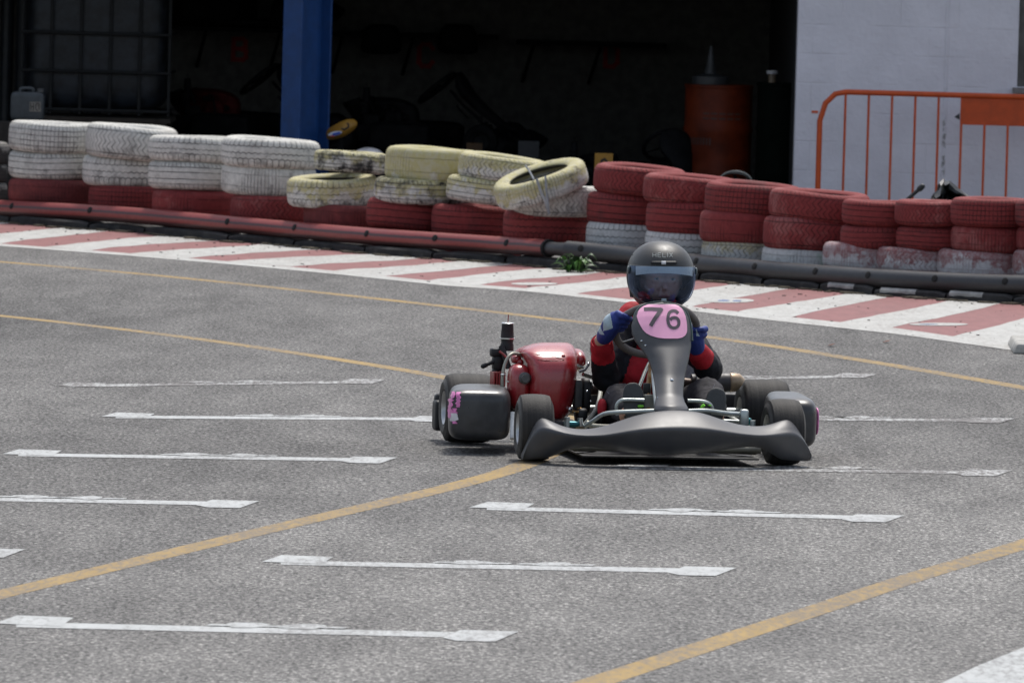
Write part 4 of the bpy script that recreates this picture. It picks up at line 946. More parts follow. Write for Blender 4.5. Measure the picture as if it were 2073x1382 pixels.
# air filter standing on the carburettor
fil = eb(MB().lathe([(0,.052),(.0225,.052),(.0235,.048),(.0245,.03),(.027,.0),(.031,-.005),(0,-.005)], K(1027,682,.86), n=36), 'air_filter', simple('oiled filter mesh', (.02,.013,.013), .7, bump=.8, bs=160))
pz = K(1027,682,.86)
b = MB(); b.lathe([(0,.059),(.022,.0585),(.025,.056),(.025,.0525),(0,.052)], pz, n=32); b.lathe([(.0285,-.002),(.0325,-.003),(.0325,-.008),(.0285,-.009)], pz, n=36); b.build('filter_band', CHROME, fil)
MB().tube([pz+Vector((.001,0,.058)), pz+Vector((.002,0,.090))], .0022, 8).build('filter_screw', REDM, fil)
b = MB(); b.lathe([(0,0),(.026,0),(.024,-.014),(.027,-.022),(.027,-.046),(0,-.046)], pz+Vector((0,0,-.009)), n=28); eb(b, 'intake_rubber', BLACK)
b = MB(); b.sbox(K(1005,713,.86), (.026,.03,.018), 5, 10); b.sbox(K(1008,735,.86), (.024,.03,.036), 3.5, 12); b.tube([K(1000,732,.84),K(980,740,.83)], .0075, 8); b.capsule(K(984,738,.83), K(978,741,.83), .010, .010, 8); b.sbox(K(1002,752,.85), (.013,.02,.012), 3, 8); b.tube([K(1015,700,.83),K(1030,745,.80)], .012, 8); eb(b, 'carburettor', BLACK)
b = MB().tube([K(1011,711,.80),K(1019,717,.79),K(1026,724,.78)], .005, 8); eb(b, 'fuel_line', REDM)
# electrics and small parts between cover and seat
b = MB(); b.sbox(K(1169,800,.62), (.017,.03,.066), 6, 12); eb(b, 'clutch_cover', simple('grey black drum', (.04,.042,.042), .4, var=.3))
b = MB(); b.sbox(K(1184,800,.68), (.020,.05,.07), 4, 12); b.sbox(K(1176,840,.6), (.024,.05,.03), 4, 10); b.sbox(K(1140,858,.5), (.05,.06,.02), 4, 10); eb(b, 'starter_housing', BLACK)
b = MB(); b.tube([K(1166,738,.75),K(1180,744,.76),K(1192,738,.77)], .0058, 8); b.tube([K(1172,752,.74),K(1184,748,.74),K(1191,737,.75)], .007, 8); b.tube([K(1180,757,.8),K(1199,763,.82)], .009, 8); b.tube([K(1184,772,.7),K(1196,774,.7),K(1199,786,.7)], .006, 8); eb(b, 'support_rod', simple('worn grey steel', (.28,.30,.29), .35, metal=.6))
b = MB()
for x, y, s in ((1191,736,.006),(1153,828,.010),(1150,812,.007),(1163,834,.006),(1188,792,.005),(1196,812,.004)): b.sbox(K(x, y, .56), (s,s,s), 2.2, 8)
eb(b, 'bolt_heads', CHROME)
b = MB(); b.tube([K(1158,833,.56),K(1178,834,.56)], .006, 8); b.sbox(K(1173,828,.58), (.012,.01,.008), 3, 6); eb(b, 'brass_fitting', BRASS)
b = MB().tube([K(1037,888,.30),K(1038,835,.36)], .010, 10); kb(b, 'pod_bracket', simple('white plate', (.6,.62,.62), .4))

# ================================================================== the driver
SUITR = simple('red race suit cloth', (.42,.014,.024), .75, var=.25, vs_=14, bump=.5, bs=25, spec=.3)
SUITK = simple('black race suit cloth', (.014,.014,.019), .8, var=.35, vs_=14, bump=.5, bs=25, spec=.3)
SUITW = simple('white race suit cloth', (.62,.63,.64), .75, var=.15, bump=.4)
TROU = simple('charcoal trousers', (.040,.038,.042), .85, var=.35, vs_=16, bump=.7, bs=22, spec=.25)
SKIN = simple('skin', (.50,.28,.19), .5, var=.1, Subsurface_Weight=.1)
GLV = simple('royal blue glove', (.022,.045,.24), .6, var=.2, bump=.4, bs=60); GLW = simple('pale glove patch', (.45,.56,.62), .6, var=.1)
drv = empty('person', KO, YAW, label='kart driver in red and black suit, blue gloves and black helmet, hands on the wheel', cat='person')
HC_ = K(1337,560,.72)                                # helmet centre
neck = HC_+Vector((0,.05,-.145)); chest = Vector((HC_.x-.015,.90,.42)); belly = Vector((HC_.x-.02,.92,.24)); pel = Vector((HC_.x-.02,.86,.125))
shL, shR = K(1281,634,.86), K(1372,664,.86)
elL, elR = K(1226,768,.68), K(1437,748,.64)
wrL, wrR = K(1217,690,.53), K(1413,712,.53)
hipL, hipR = pel+Vector((-.085,-.02,0)), pel+Vector((.085,-.02,0))
knL, knR = K(1256,812,.42), K(1432,800,.46)
anL, anR = K(1272,840,.13), K(1447,842,.13)
def body_chain(b, k=1.0, hands=True):
    b.chain([(pel,.13*k),(belly,.125*k),(chest,.115*k)]); b.chain([(chest,.10*k),(chest+Vector((0,-.02,.08)),.075*k),(neck,.05*k)])
    for sh, el, wr in ((shL,elL,wrL),(shR,elR,wrR)):
        b.chain([(chest+Vector((0,0,.05)),.07*k),(sh+Vector((0,0,-.02)),.062*k),(el,.046*k),(wr,.034*k)])
    for hp, kn, an in ((hipL,knL,anL),(hipR,knR,anR)): b.chain([(hp,.085*k),(kn,.060*k),(an,.045*k)])
b = MB(); body_chain(b, .86); b.chain([(neck,.05),(HC_+Vector((0,.02,-.03)),.06)])
for an in (anL, anR): b.capsule(an, an+Vector((0,-.06,.02)), .035, .03)
b.sbox(HC_+Vector((0,-.013,-.012)), (.076,.094,.112), 2.2, 24); hc = HC_+Vector((0,-.103,-.018))
b.capsule(hc+Vector((0,-.004,.018)), hc+Vector((0,-.022,-.022)), .008, .012, 10); b.sbox(hc+Vector((0,.0,-.056)), (.026,.014,.007), 2, 8); b.sbox(hc+Vector((0,.01,-.09)), (.03,.02,.02), 2, 8)
for s in (-1, 1): b.sbox(hc+Vector((s*.032,.004,.030)), (.026,.016,.011), 2, 8); b.sbox(hc+Vector((s*.032,.006,.004)), (.022,.010,.006), 2, 8); b.sbox(hc+Vector((s*.078,.09,0)), (.01,.018,.03), 2, 8)
body = b.build('body', SKIN, drv, remesh=.0065, smooth=180)
for s in (-1, 1):
    e = MB().sbox(hc+Vector((s*.032,.006,.014)), (.013,.0105,.0065), 2, 10).build('eye', simple('eye white', (.32,.30,.28), .3), body)
    MB().sbox(hc+Vector((s*.032,-.006,.014)), (.0055,.003,.0052), 2, 8).build('iris', simple('dark iris', (.03,.02,.015), .2), e)
MB().sbox(hc+Vector((0,-.006,-.056)), (.022,.011,.0055), 2, 8).build('lips', simple('lips', (.38,.15,.12), .5), body)
# jacket (torso and sleeves) in one skin, coloured by panel
b = MB(); k = 1.0
b.chain([(pel+Vector((0,.0,.03)),.135),(belly,.13),(chest,.125)]); b.chain([(chest,.11),(chest+Vector((0,-.02,.07)),.085),(neck+Vector((0,0,-.05)),.055)])
b.capsule(K(1285,757,.74), K(1320,745,.76), .075, .09)
for sh, el, wr, s in ((shL,elL,wrL,-1),(shR,elR,wrR,1)):
    w2 = wr+(el-wr)*.14
    b.chain([(chest+Vector((0,0,.06)),.08),(sh+Vector((0,0,-.015)),.062),((sh+el)/2+Vector((s*.006,.0,0)),.060),(el,.056),((el+w2)/2,.052),(w2,.044)])
jk = b.build('jacket', [SUITK, SUITR, SUITW], drv, remesh=.007, smooth=180)
tb = bpy.data.textures.new('cloth_folds', 'CLOUDS'); tb.noise_scale = .055
def crumple(o, st=.012):
    q = o.modifiers.new('folds', 'DISPLACE'); q.texture = tb; q.strength = st; q.mid_level = .5; q.texture_coords = 'LOCAL'
    dg = bpy.context.evaluated_depsgraph_get(); me = bpy.data.meshes.new_from_object(o.evaluated_get(dg)); mats_ = list(o.data.materials)
    o.modifiers.clear(); o.data = me; me.materials.clear()
    for q in mats_: me.materials.append(q)
    me.shade_smooth()
crumple(jk, .016)
for p in jk.data.polygons:
    c = p.center; mi = 0
    for sh, el, wr in ((shL,elL,wrL),(shR,elR,wrR)):
        ax = (el-wr); t = (c-wr).dot(ax)/ax.length_squared; dist = (c-wr-ax*max(0, min(1, t))).length
        if t < .42 and dist < .075: mi = 1
        ax = (el-sh); t2 = (c-sh).dot(ax)/ax.length_squared
        if t2 < .20 and (c-sh).length < .13: mi = 1
    dA = min(min((c-sh-(el-sh)*max(0, min(1, (c-sh).dot(el-sh)/(el-sh).length_squared))).length, (c-wr-(el-wr)*max(0, min(1, (c-wr).dot(el-wr)/(el-wr).length_squared))).length) for sh, el, wr in ((shL,elL,wrL),(shR,elR,wrR)))
    if dA > .068 and c.x < HC_.x+.09: mi = 1
    if (c-K(1268,616,.80)).length < .018: mi = 2
    p.material_index = mi
# collar cuff rings
for wr, el in ((wrL,elL),(wrR,elR)):
    d = (el-wr).normalized(); q = wr+d*.018
    MB().tube([q-d*.018, q-d*.010, q+d*.028], [.040,.044,.047], 24, cap=False).build('cuff', SUITR, jk, solid=.004, smooth=60)
# trousers
b = MB()
for hp, kn, an in ((hipL,knL,anL),(hipR,knR,anR)): b.chain([(hp+Vector((0,.02,0)),.095),((hp+kn)/2,.080),(kn,.072),((kn+an)/2,.058),(an+Vector((0,.03,.01)),.050)])
b.capsule(hipL+Vector((0,.03,0)), hipR+Vector((0,.03,0)), .095, .095)
tr = b.build('trousers', TROU, drv, remesh=.007, smooth=180); crumple(tr, .018)
b = MB(); b.tube(catmull([K(1447,778,.36),K(1440,792,.34),K(1428,806,.31),K(1418,820,.25)], 4), .0014, 6); b.tube(catmull([K(1229,792,.36),K(1240,805,.33),K(1250,818,.27)], 4), .0014, 6)
b.build('seam', simple('pale seam thread', (.22,.22,.24), .8), tr)
b = MB(); b.sbox(K(1219,825,.36), (.016,.05,.036), 2.6, 12); b.build('red_panel', SUITR, tr)
# shoes: soles towards the camera
SOLE = simple('grey black shoe sole', (.040,.043,.043), .6, var=.15, bump=.5, bs=90); SHOE = simple('black shoe upper', (.016,.017,.018), .6, var=.2)
for cx, cy, w_, top, tilt in ((1283,812,.0425,776,-4), (1447,822,.042,790,12)):
    c = K(cx, cy, .045); M = Matrix.Rotation(R_(tilt), 3, 'Y') @ Matrix.Rotation(R_(-12), 3, 'X')
    hh = .080
    def fs(q): z = q.z; s = 1-.10*(z < -.1)*abs(z+.1); return (q.x*s, q.y, z)
    sole = MB().sbox(c+Vector((0,0,-.006)), (w_, .010, hh), 2.7, 22, M=M, fn=fs)
    so_ = empty('shoe', (0,0,0)); so_.parent = drv
    sole.build('sole', SOLE, so_)
    MB().chain([(c+M @ Vector((0,.030,.045)),.034),(c+M @ Vector((0,.040,0)),.037),(c+M @ Vector((0,.045,-.05)),.036),(c+M @ Vector((0,.095,-.03)),.036)]).build('upper', SHOE, so_, remesh=.005, smooth=180)
    b = MB()
    if cx > 1400: b.tube(catmull([K(1410,832,.02),K(1420,824,.015),K(1426,819,.01)], 4), [.002]*4+[.006]*4+[.005], 8); b.sbox(K(1437,820,.03), (.008,.01,.004), 2, 8)
    else: b.sbox(K(1297,822,.03), (.013,.008,.007), 2, 8)
    b.build('lace', LIME, so_)

# gloves: palm, four fingers closed round the rim, thumb on the near side
def glove(sgn, wr, name='glove'):
    th = math.pi-.26 if sgn < 0 else -.20
    rim = lambda a: SWC+sx*.162*math.cos(a)+sy*.162*math.sin(a)
    b = MB(); A0 = th; g0 = rim(A0); tang = (rim(A0+.05)-rim(A0-.05)).normalized(); out = (g0-SWC).normalized()
    palm = g0+out*(.020 if sgn < 0 else -.008)+Vector((0,-.006,-.004)); pw = wr
    bk = (palm-pw)
    b.capsule(pw+bk*.22, pw+bk*.5, .031, .034, 14); b.capsule(pw+bk*.35, palm+out*.006, .036, .040, 14); b.capsule(palm-tang*.024+out*.006, palm+tang*.024+out*.006, .033, .033, 14)
    fw = Vector((0,-1,0))
    for k, (o_, L) in enumerate(((-.041,.88),(-.014,1.0),(.014,1.04),(.040,.82))):
        a = A0+o_/.150; g = rim(a); o2 = (g-SWC).normalized(); r0_ = .0128 if k < 3 else .0115
        # rides over the camera side of the rim and curls inward to the driver side
        pts = [g+o2*.034+fw*.004, g+o2*.018+fw*.030, g-o2*.010+fw*.032, g-o2*.030*L+fw*.010, g-o2*.026*L-fw*.012]
        b.chain([(pts[0], r0_+.003), (pts[1], r0_), (pts[2], r0_-.001), (pts[3], r0_-.0012), (pts[4], r0_-.002)])
    a = A0+.25*(-sgn)*0+.05; g = rim(A0+(.32 if sgn > 0 else -.32)*1.0); b.chain([(palm-fw*.012, .022), ((palm+g)/2-fw*.020+out*.004, .018), (g-fw*.014, .0155), (g-fw*.010-out*.016, .013)])
    o = b.build(name, [GLV, GLW], drv, remesh=.003, smooth=180)
    return o, palm, out, tang
gl, pm, ou, tg = glove(-1, wrL); gr, pm2, ou2, tg2 = glove(1, wrR)
def in_poly(x, y, P):
    c = False
    for (x0, y0), (x1, y1) in zip(P, P[1:]+P[:1]):
        if (y0 > y) != (y1 > y) and x < (x1-x0)*(y-y0)/(y1-y0)+x0: c = not c
    return c
def pix(p):          # photo pixel of a kart-frame point, used once to lay out the glove's printed patches
    q = KO+KR @ Vector(p)-Vector((0,0,HC)); d = q.dot(fwd); return 1036.5+FPX*q.dot(rt)/d, 691-FPX*q.dot(up)/d
for p in gl.data.polygons:
    x, y = pix(p.center)
    if p.normal.y < .2 and (in_poly(x, y, [(1221,646),(1227,634),(1235,634),(1241,664),(1230,668),(1221,670)]) or in_poly(x, y, [(1206,652),(1213,640),(1214,655),(1218,668),(1224,678),(1214,676),(1208,665)])): p.material_index = 1
for p in gr.data.polygons:
    x, y = pix(p.center)
    if p.normal.y < .3 and 1409 < x < 1418 and 664 < y < 680 and abs(x-1405-(y-664)*.5) < 3.2: p.material_index = 1

# ---- helmet
HELM = simple('satin black helmet shell', (.045,.046,.046), .46, var=.06, bump=.03, spec=.5)
HR = (.134,.165,.143)
def hp(az, el, off=0.0):
    ca, sa, ce, se = math.cos(az), math.sin(az), math.cos(el), math.sin(el)
    low = max(0, -se); chin = 1+.10*low*max(0, ca)-.10*low**2*(1-max(0, ca))*.6
    e = 2.25; f = (abs(sa*ce)**e+abs(ca*ce)**e+abs(se)**e)**(-1/e)
    return HC_+Vector(((HR[0]*f*chin+off)*sa*ce*(1-.10*low**1.5), -(HR[1]*f*chin+off)*ca*ce, (HR[2]*f+off)*se))
def hpx(px, py, off=0.0):
    """point on the helmet shell seen at a photo pixel"""
    lo = None; q = K(px, py, .6)
    dx, dz = q.x-HC_.x, q.z-HC_.z
    az, el = 0.0, 0.0
    for _ in range(40):
        p = hp(az, el, off); q = K(px, py, p.y); ex, ez = q.x-p.x, q.z-p.z
        az += ex/.15; el += ez/.15
    return hp(az, el, off)
nA, nE = 120, 72; e0 = R_(-58); b = MB(); vs_ = []
for j in range(nE+1):
    el = e0+(math.pi/2-e0)*j/nE
    for i in range(nA): vs_.append(hp(-math.pi+2*math.pi*i/nA, el))
fs_ = []
for j in range(nE):
    el = e0+(math.pi/2-e0)*(j+.5)/nE
    for i in range(nA):
        az = -math.pi+2*math.pi*(i+.5)/nA; lim = R_(64)*(1-max(0, (R_(-6)-el)/R_(34))**2.2*.75) if el < R_(-6) else R_(64)
        if R_(-38) < el < R_(12) and abs(az) < lim: continue
        fs_.append((j*nA+i, j*nA+(i+1)%nA, (j+1)*nA+(i+1)%nA, (j+1)*nA+i))
b.add(vs_, fs_); helm = b.build('helmet', HELM, drv, smooth=180, solid=.007)
gv = G('smoked visor'); tr_ = gv.n('BsdfTransparent', {'Color': (.62,.70,.86,1)}); gl_ = gv.n('BsdfGlossy', {'Color': (.50,.66,1,1), 'Roughness': .08})
fr = gv.n('LayerWeight', {'Blend': .14}); mx = gv.n('MixShader', {0: gv.m_('ADD', gv.m_('MULTIPLY', fr.outputs['Fresnel'], .9), .10, clamp=True), 1: tr_.outputs[0], 2: gl_.outputs[0]})
gv.t.links.new(mx.outputs[0], gv.t.nodes['Material Output'].inputs[0])
rows = []
for j in range(17):
    el = R_(-43)+(R_(17.5)-R_(-43))*j/16; row = []
    for i in range(41):
        u = -1+2*i/40; half = R_(82)*(1-max(0, (R_(-4)-el)/R_(39))**2.4*.55) if el < R_(-4) else R_(82)
        row.append(hp(u*half, el-R_(5)*(1-u*u)*(j < 3)*0, .0045))
    rows.append(row)
vis = MB().grid(rows).build('visor', gv.m, helm, smooth=180)
b = MB(); bd = rows[0]+[r[-1] for r in rows]+rows[-1][::-1]+[r[0] for r in rows[::-1]]
b.tube(bd, .0016, 6, closed=True); b.build('visor_edge', simple('grey visor edge', (.12,.13,.13), .3), vis)
SUN_ = simple('pale blue sun strip', (.25,.34,.44), .3, var=.1)
rws = []
for t in range(5):
    row = []
    for i in range(25):
        x = 1287+(1402-1287)*i/24; u = (x-1344)/58; y = 539.5+1.0*u+(13.5+5*u*u)*t/4
        row.append(hpx(x, y, .0062))
    rws.append(row)
MB().grid(rws).build('sun_strip', SUN_, vis, smooth=180)
for s in (-1, 1): MB().sbox(hp(s*R_(78), R_(10), .006), (.006,.016,.016), 2.2, 10).build('visor_pivot', simple('grey pivot', (.10,.13,.13), .3), helm)
# lettering and vents
LETW = simple('white outline lettering', (.30,.33,.32), .5, var=.1); b = MB()
def hstroke(pts, wid):
    P = []
    for (x0, y0), (x1, y1) in zip(pts, pts[1:]):
        for k_ in range(3): P.append((x0+(x1-x0)*k_/3, y0+(y1-y0)*k_/3))
    P.append(pts[-1]); rows = []
    for i, (x, y) in enumerate(P):
        a = P[max(0, i-1)]; c = P[min(len(P)-1, i+1)]; dx, dy = c[0]-a[0], c[1]-a[1]; L = math.hypot(dx, dy) or 1; nx, ny = -dy/L*wid/2, dx/L*wid/2
        rows.append([hpx(x-nx, y-ny, .0018), hpx(x+nx, y+ny, .0018)])
    b.grid(rows)
x0 = 1321.5
for ch, adv in (('H',10.5),('E',9.5),('L',8.8),('I',5.2),('X',9)):
    for ln in LET[ch]: hstroke([(x0+x*12, 520.3-y*8.2) for x, y in ln], 1.35)
    x0 += adv
b.build('lettering', LETW, helm, smooth=0)
b = MB()
rows = [[hpx(1318+52*i/16, y, .003) for i in range(17)] for y in (529,532,535)]; b.grid(rows); b.build('brow_vent', BLACK, helm, smooth=180, solid=.003)
b = MB().grid([[hpx(x, y, .0065) for x in (1339,1342,1345,1348)] for y in (528.5,532,535.5)]); b.build('vent_badge', SUITW, helm, smooth=180, solid=.002)
b = MB().grid([[hpx(x, y, .004) for x in (1339,1342,1345,1349)] for y in (604,608,612)]); b.build('chin_badge', simple('pale chin badge', (.40,.50,.54), .4), helm, smooth=180, solid=.002)
# interior padding ring so that the eye opening reads as padded and dark
liner_ = MB().lathe([(.118,-.085),(.126,-.03),(.126,.03),(.115,.085),(.06,.125),(0,.13)], HC_+Vector((0,.012,0)), n=40).build('liner', simple('black liner', (.012,.012,.014), .95), helm)
lin = liner_
me = lin.data; bm = bmesh.new(); bm.from_mesh(me); bmesh.ops.delete(bm, geom=[f for f in bm.faces if f.calc_center_median().y < HC_.y-.03 and f.calc_center_median().z < HC_.z+.04], context='FACES'); bm.to_mesh(me); bm.free()

# ================================================================== things inside the dark garage
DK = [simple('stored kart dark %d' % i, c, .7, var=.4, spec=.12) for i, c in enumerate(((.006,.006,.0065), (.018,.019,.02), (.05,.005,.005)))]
def stored(O, rz, label, keep_red=False):
    root = empty('stored_kart', O, rz, label=label, cat='kart', group='karts parked in the garage')
    skip = ('torn_graphic', 'number_panel', 'screw', 'digit_seven', 'digit_six', 'edge_trim', 'white_lettering_remnant', 'bolt_heads', 'hose_clamp', 'brass_fitting', 'cover_crease', 'cover_screw', 'king_pin')
    def cp(o, par):
        nm = o.name.split('.')[0]
        if nm in skip: return
        c = o.copy(); C.objects.link(c); c.parent = par
        if o.type == 'MESH':
            c.data = o.data.copy() if o.data.users > 0 else o.data
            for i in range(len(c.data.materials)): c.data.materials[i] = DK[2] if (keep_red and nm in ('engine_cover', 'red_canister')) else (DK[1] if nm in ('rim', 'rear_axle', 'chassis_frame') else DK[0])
        for ch in list(o.children): cp(ch, c)
    for ch in list(kart.children): cp(ch, root)
    return root
YB = 64.6
def gp(px, py, Y=YB): return atY(px, py, Y)
# two karts side-on on trolleys, nose to the right
def trolley(O, rz, label):
    b = MB(); h = O.z
    for x in (-.28, .32):
        for y in (.05, 1.0): b.tube([(x, y, .06), (x, y, h)], .015, 8); b.lathe([(0,-.015),(.05,-.015),(.05,.015),(0,.015)], (x, y, .05), axis='x', n=14)
    for x in (-.28, .32): b.tube([(x, .0, h), (x, 1.1, h)], .016, 8)
    for y in (.05, 1.0): b.tube([(-.28, y, h), (.32, y, h)], .016, 8)
    t = tag(b.build('kart_trolley', DK[0]), label, 'trolley', 'kart trolleys in the garage'); t.location = (O.x, O.y, .012); t.rotation_euler = (0,0,rz)
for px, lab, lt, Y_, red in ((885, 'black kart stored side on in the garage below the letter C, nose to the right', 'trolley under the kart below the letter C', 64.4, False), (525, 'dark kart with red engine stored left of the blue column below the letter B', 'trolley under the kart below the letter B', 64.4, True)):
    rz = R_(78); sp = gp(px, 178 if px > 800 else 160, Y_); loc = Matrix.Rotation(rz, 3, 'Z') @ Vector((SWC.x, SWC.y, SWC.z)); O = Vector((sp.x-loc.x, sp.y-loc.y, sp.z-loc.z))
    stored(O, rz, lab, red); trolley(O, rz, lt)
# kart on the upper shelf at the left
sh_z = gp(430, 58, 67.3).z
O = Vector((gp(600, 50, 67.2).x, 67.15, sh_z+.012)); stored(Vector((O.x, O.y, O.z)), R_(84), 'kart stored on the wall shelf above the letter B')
def shelf(x0, x1, py, label, brk):
    a, c = gp(x0, py, 67.0), gp(x1, py, 67.0); z = a.z; b = MB()
    root = empty('wall_shelf', (a.x, BACKY, 0), label=label, cat='shelf', group='shelves on the back wall')
    MB().box((0, -1.1 if py < 60 else -.62, z-.03), (c.x-a.x, -.004, z)).build('board', DK[0], root, smooth=0)
    for q in brk: xq = gp(q, py, 67.4).x-a.x; MB().tube([(xq, -.02, z-.32), (xq-.0+.08, -.45, z-.03)], .014, 8).build('bracket', DK[0], root)
shelf(322, 575, 52, 'dark wall shelf above the letter B, carrying a kart', (395, 545)); shelf(668, 1010, 66, 'dark wall shelf above the letter C, two seats on it', (672, 815)); shelf(1045, 1352, 84, 'bare dark wall shelf above the letter D', (1060, 1195))
b = MB()
for px, lab in ((772, 'left black seat shell on the middle wall shelf'), (927, 'right black seat shell on the middle wall shelf')):
    p = gp(px, 80, 67.35); t = tag(MB().sbox((0,0,0), (.15,.12,.115), 4, 14, fn=lambda q: (q.x*(1-.12*q.z), q.y, q.z)).build('seat_shell', DK[0]), lab, 'seat', 'seat shells stored on the shelf'); t.location = p
# intermediate bulk container: caged tank on a pallet, far left
ibc = empty('caged_water_tank', (gp(190,250,62.6).x, 62.6, 0), label='grey plastic tank in a wire cage standing on a pallet at the left', cat='tank')
sc_ = FPX/62.6; X_ = lambda px: (px-190)/sc_; z0 = gp(190, 232, 62.6).z; W2 = .50
MB().sbox((0, .5, z0+.60), (W2, .46, .58), 8, 16).build('tank', simple('cloudy grey plastic', (.010,.013,.018), .5, var=.7), ibc)
b = MB()
for k in range(6): x = -W2-.02+k*(2*W2+.04)/5; b.tube([(x, .02, z0), (x, .02, z0+1.22)], .012, 8)
for k in range(5): z = z0+.03+k*.27; b.tube([(-W2-.02, .0, z), (W2+.02, .0, z)], .012, 8); b.tube([(W2+.02, .0, z), (W2+.02, .98, z)], .012, 8)
b.build('cage', simple('galvanised cage', (.012,.0125,.013), .7), ibc)
b = MB(); b.box((-W2-.04, -.02, z0-.05), (W2+.04, 1.0, z0-.02))
for x in (-.45, 0, .45): b.box((x-.06, -.02, z0-.16), (x+.06, 1.0, z0-.052))
b.box((-W2-.04, -.02, z0-.19), (W2+.04, 1.0, z0-.162)); b.build('pallet', simple('old pallet wood', (.05,.04,.032), .9), ibc, smooth=0)
pl_ = z0-.19
b = MB().box((ibc.location.x-.75, 62.5, .014), (ibc.location.x+.75, 63.7, pl_-.002)); tag(b.build('low_platform', DK[0], smooth=0, bevel=.01), 'low dark platform under the caged tank', 'platform')
b = MB()
for i in range(7): xx = -3.9+i*.17+.03*math.sin(i*2); b.tube([(xx, 64.2, .012), (xx, 64.2, 2.2)], .035+.012*(i % 3), 12)
tag(b.build('pipe_bundle', simple('grey pipes', (.02,.024,.03), .5)), 'upright grey pipes stored behind the caged tank', 'pipes')
# jerrycan on a crate
p = gp(55, 246, 60.35); jc = empty('jerrycan', p, label='pale blue grey plastic jerrycan standing at the left above the white tyres', cat='jerrycan')
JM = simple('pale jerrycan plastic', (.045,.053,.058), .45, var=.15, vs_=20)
MB().sbox((0,0,.102), (.115,.07,.100), 7, 16).build('body', JM, jc); MB().tube(catmull([(-.05,0,.195),(-.045,0,.222),(.03,0,.222),(.035,0,.195)], 4), .012, 8).build('handle', JM, jc)
MB().lathe([(0,.025),(.022,.025),(.024,0),(0,0)], (.085,0,.20), n=16).build('cap', simple('dark cap', (.05,.05,.05), .5), jc)
b = MB(); strokes(b, LET['A'], .2, lambda x, y: Vector((.02+x*.045, -.0708, .075+y*.055)), (0,-.001,0)); strokes(b, LET['9'], .2, lambda x, y: Vector((.065+x*.045, -.0708, .075+y*.055)), (0,-.001,0))
b.v = [v for v in b.v]
MB().box((.018,-.0725,.070), (.094,-.069,.135)).build('paper_label', simple('pale sticker', (.24,.22,.19), .7), jc, smooth=0)
b = MB(); strokes(b, [[(0,0),(0,1)],[(.45,0),(.45,1)],[(0,.5),(.45,.5)]], .12, lambda x, y: Vector((.026+x*.04, -.0728, .08+y*.045)), (0,-.001,0)); strokes(b, LET['0'], .12, lambda x, y: Vector((.06+x*.04, -.0728, .08+y*.045)), (0,-.001,0)); b.build('lettering', DK[1], jc, smooth=0)
q = gp(55, 247, 60.35)
for i, (lo_, hi_, nm) in enumerate((((q.x-.25, 60.2, .014), (q.x+.22, 60.52, q.z-.002), 'a'),)):
    b = MB().box(lo_, hi_)
    for k in range(3): b.box((lo_[0]-.006, lo_[1]-.008, .05+k*.2), (hi_[0]+.006, lo_[1]-.002, .15+k*.2))
    tag(b.build('crate', simple('dark crate boards', (.03,.026,.022), .9), smooth=0), 'dark crate under the jerrycan behind the white tyres', 'crate')
# drums
def drum(px0, px1, ptop, Y_, m_, name, label, grp):
    sc_ = FPX/Y_; r = (px1-px0)/2/sc_; c = gp((px0+px1)/2, ptop, Y_); h = c.z
    prof = [(0,-.0),(r-.02,0),(r-.015,.012),(r+.006,.012),(r+.006,-.006),(r,-.012)]; prof = [(a, h-.012+z) for a, z in prof]
    for k in (2, 1): z = h*k/3; prof += [(r, z+.03), (r+.010, z), (r, z-.03)]
    prof += [(r, .02), (r+.005, .014), (0, .014)]
    o = MB().lathe(prof, n=44).build(name, m_, smooth=40); o.location = (c.x, Y_, 0); return tag(o, label, 'drum'), c, r
DR, c, r = drum(1388, 1524, 172, 62.6, simple('orange red drum paint', (.15,.022,.005), .55, var=.35, spec=.25, vs_=5, dirt=((.10,.02,.01), .6)), 'oil_drum', 'orange red oil drum in the dark bay with a funnel on top', None)
b = MB()
for zq, n_ in ((c.z-.205, 5), (c.z-.24, 5)):
    for i in range(n_): A = R_(-118+i*14); a2 = A+R_(11); b.prism([Vector((r+.002)*Vector((math.cos(t), math.sin(t), 0)))+Vector((0,0,zq+dz)) for t, dz in ((A,0),(a2,0),(a2,.012),(A,.012))], (0,-.002,0))
for i in range(9): A = R_(-150+i*5.5); a2 = A+R_(3); b.prism([Vector((r+.002)*Vector((math.cos(t), math.sin(t), 0)))+Vector((0,0,c.z-.42+dz)) for t, dz in ((A,0),(a2,0),(a2,.05),(A,.05))], (0,-.002,0))
b.build('faded_lettering', simple('faded lettering', (.09,.045,.035), .7), DR, smooth=0)
t = tag(MB().lathe([(0,0),(.13,0),(.13,.055),(.10,.06),(.045,.075),(.03,.14),(.022,.20),(.012,.26),(.008,.27),(0,.27)], n=28).build('funnel', simple('pale grey plastic', (.05,.053,.056), .5)), 'pale funnel standing upside down on the orange red drum', 'funnel'); t.location = (gp(1438,165,62.6).x, 62.6, c.z+.002)
GD, c, r = drum(1534, 1625, 168, 62.4, simple('dark green drum paint', (.002,.0045,.003), .8, spec=.1), 'oil_drum', 'dark green oil drum beside the white wall corner', None)
t = empty('spray_can', (gp(1562,168,62.4).x, 62.3, c.z+.002), label='small can with pale cap standing on the dark green drum', cat='can'); MB().lathe([(0,0),(.028,0),(.028,.06),(0,.06)], n=20).build('can_body', simple('tan can', (.16,.12,.08), .4), t); MB().lathe([(0,.0605),(.04,.0605),(.04,.085),(0,.085)], n=20).build('cap', simple('pale cap', (.6,.6,.62), .4), t)
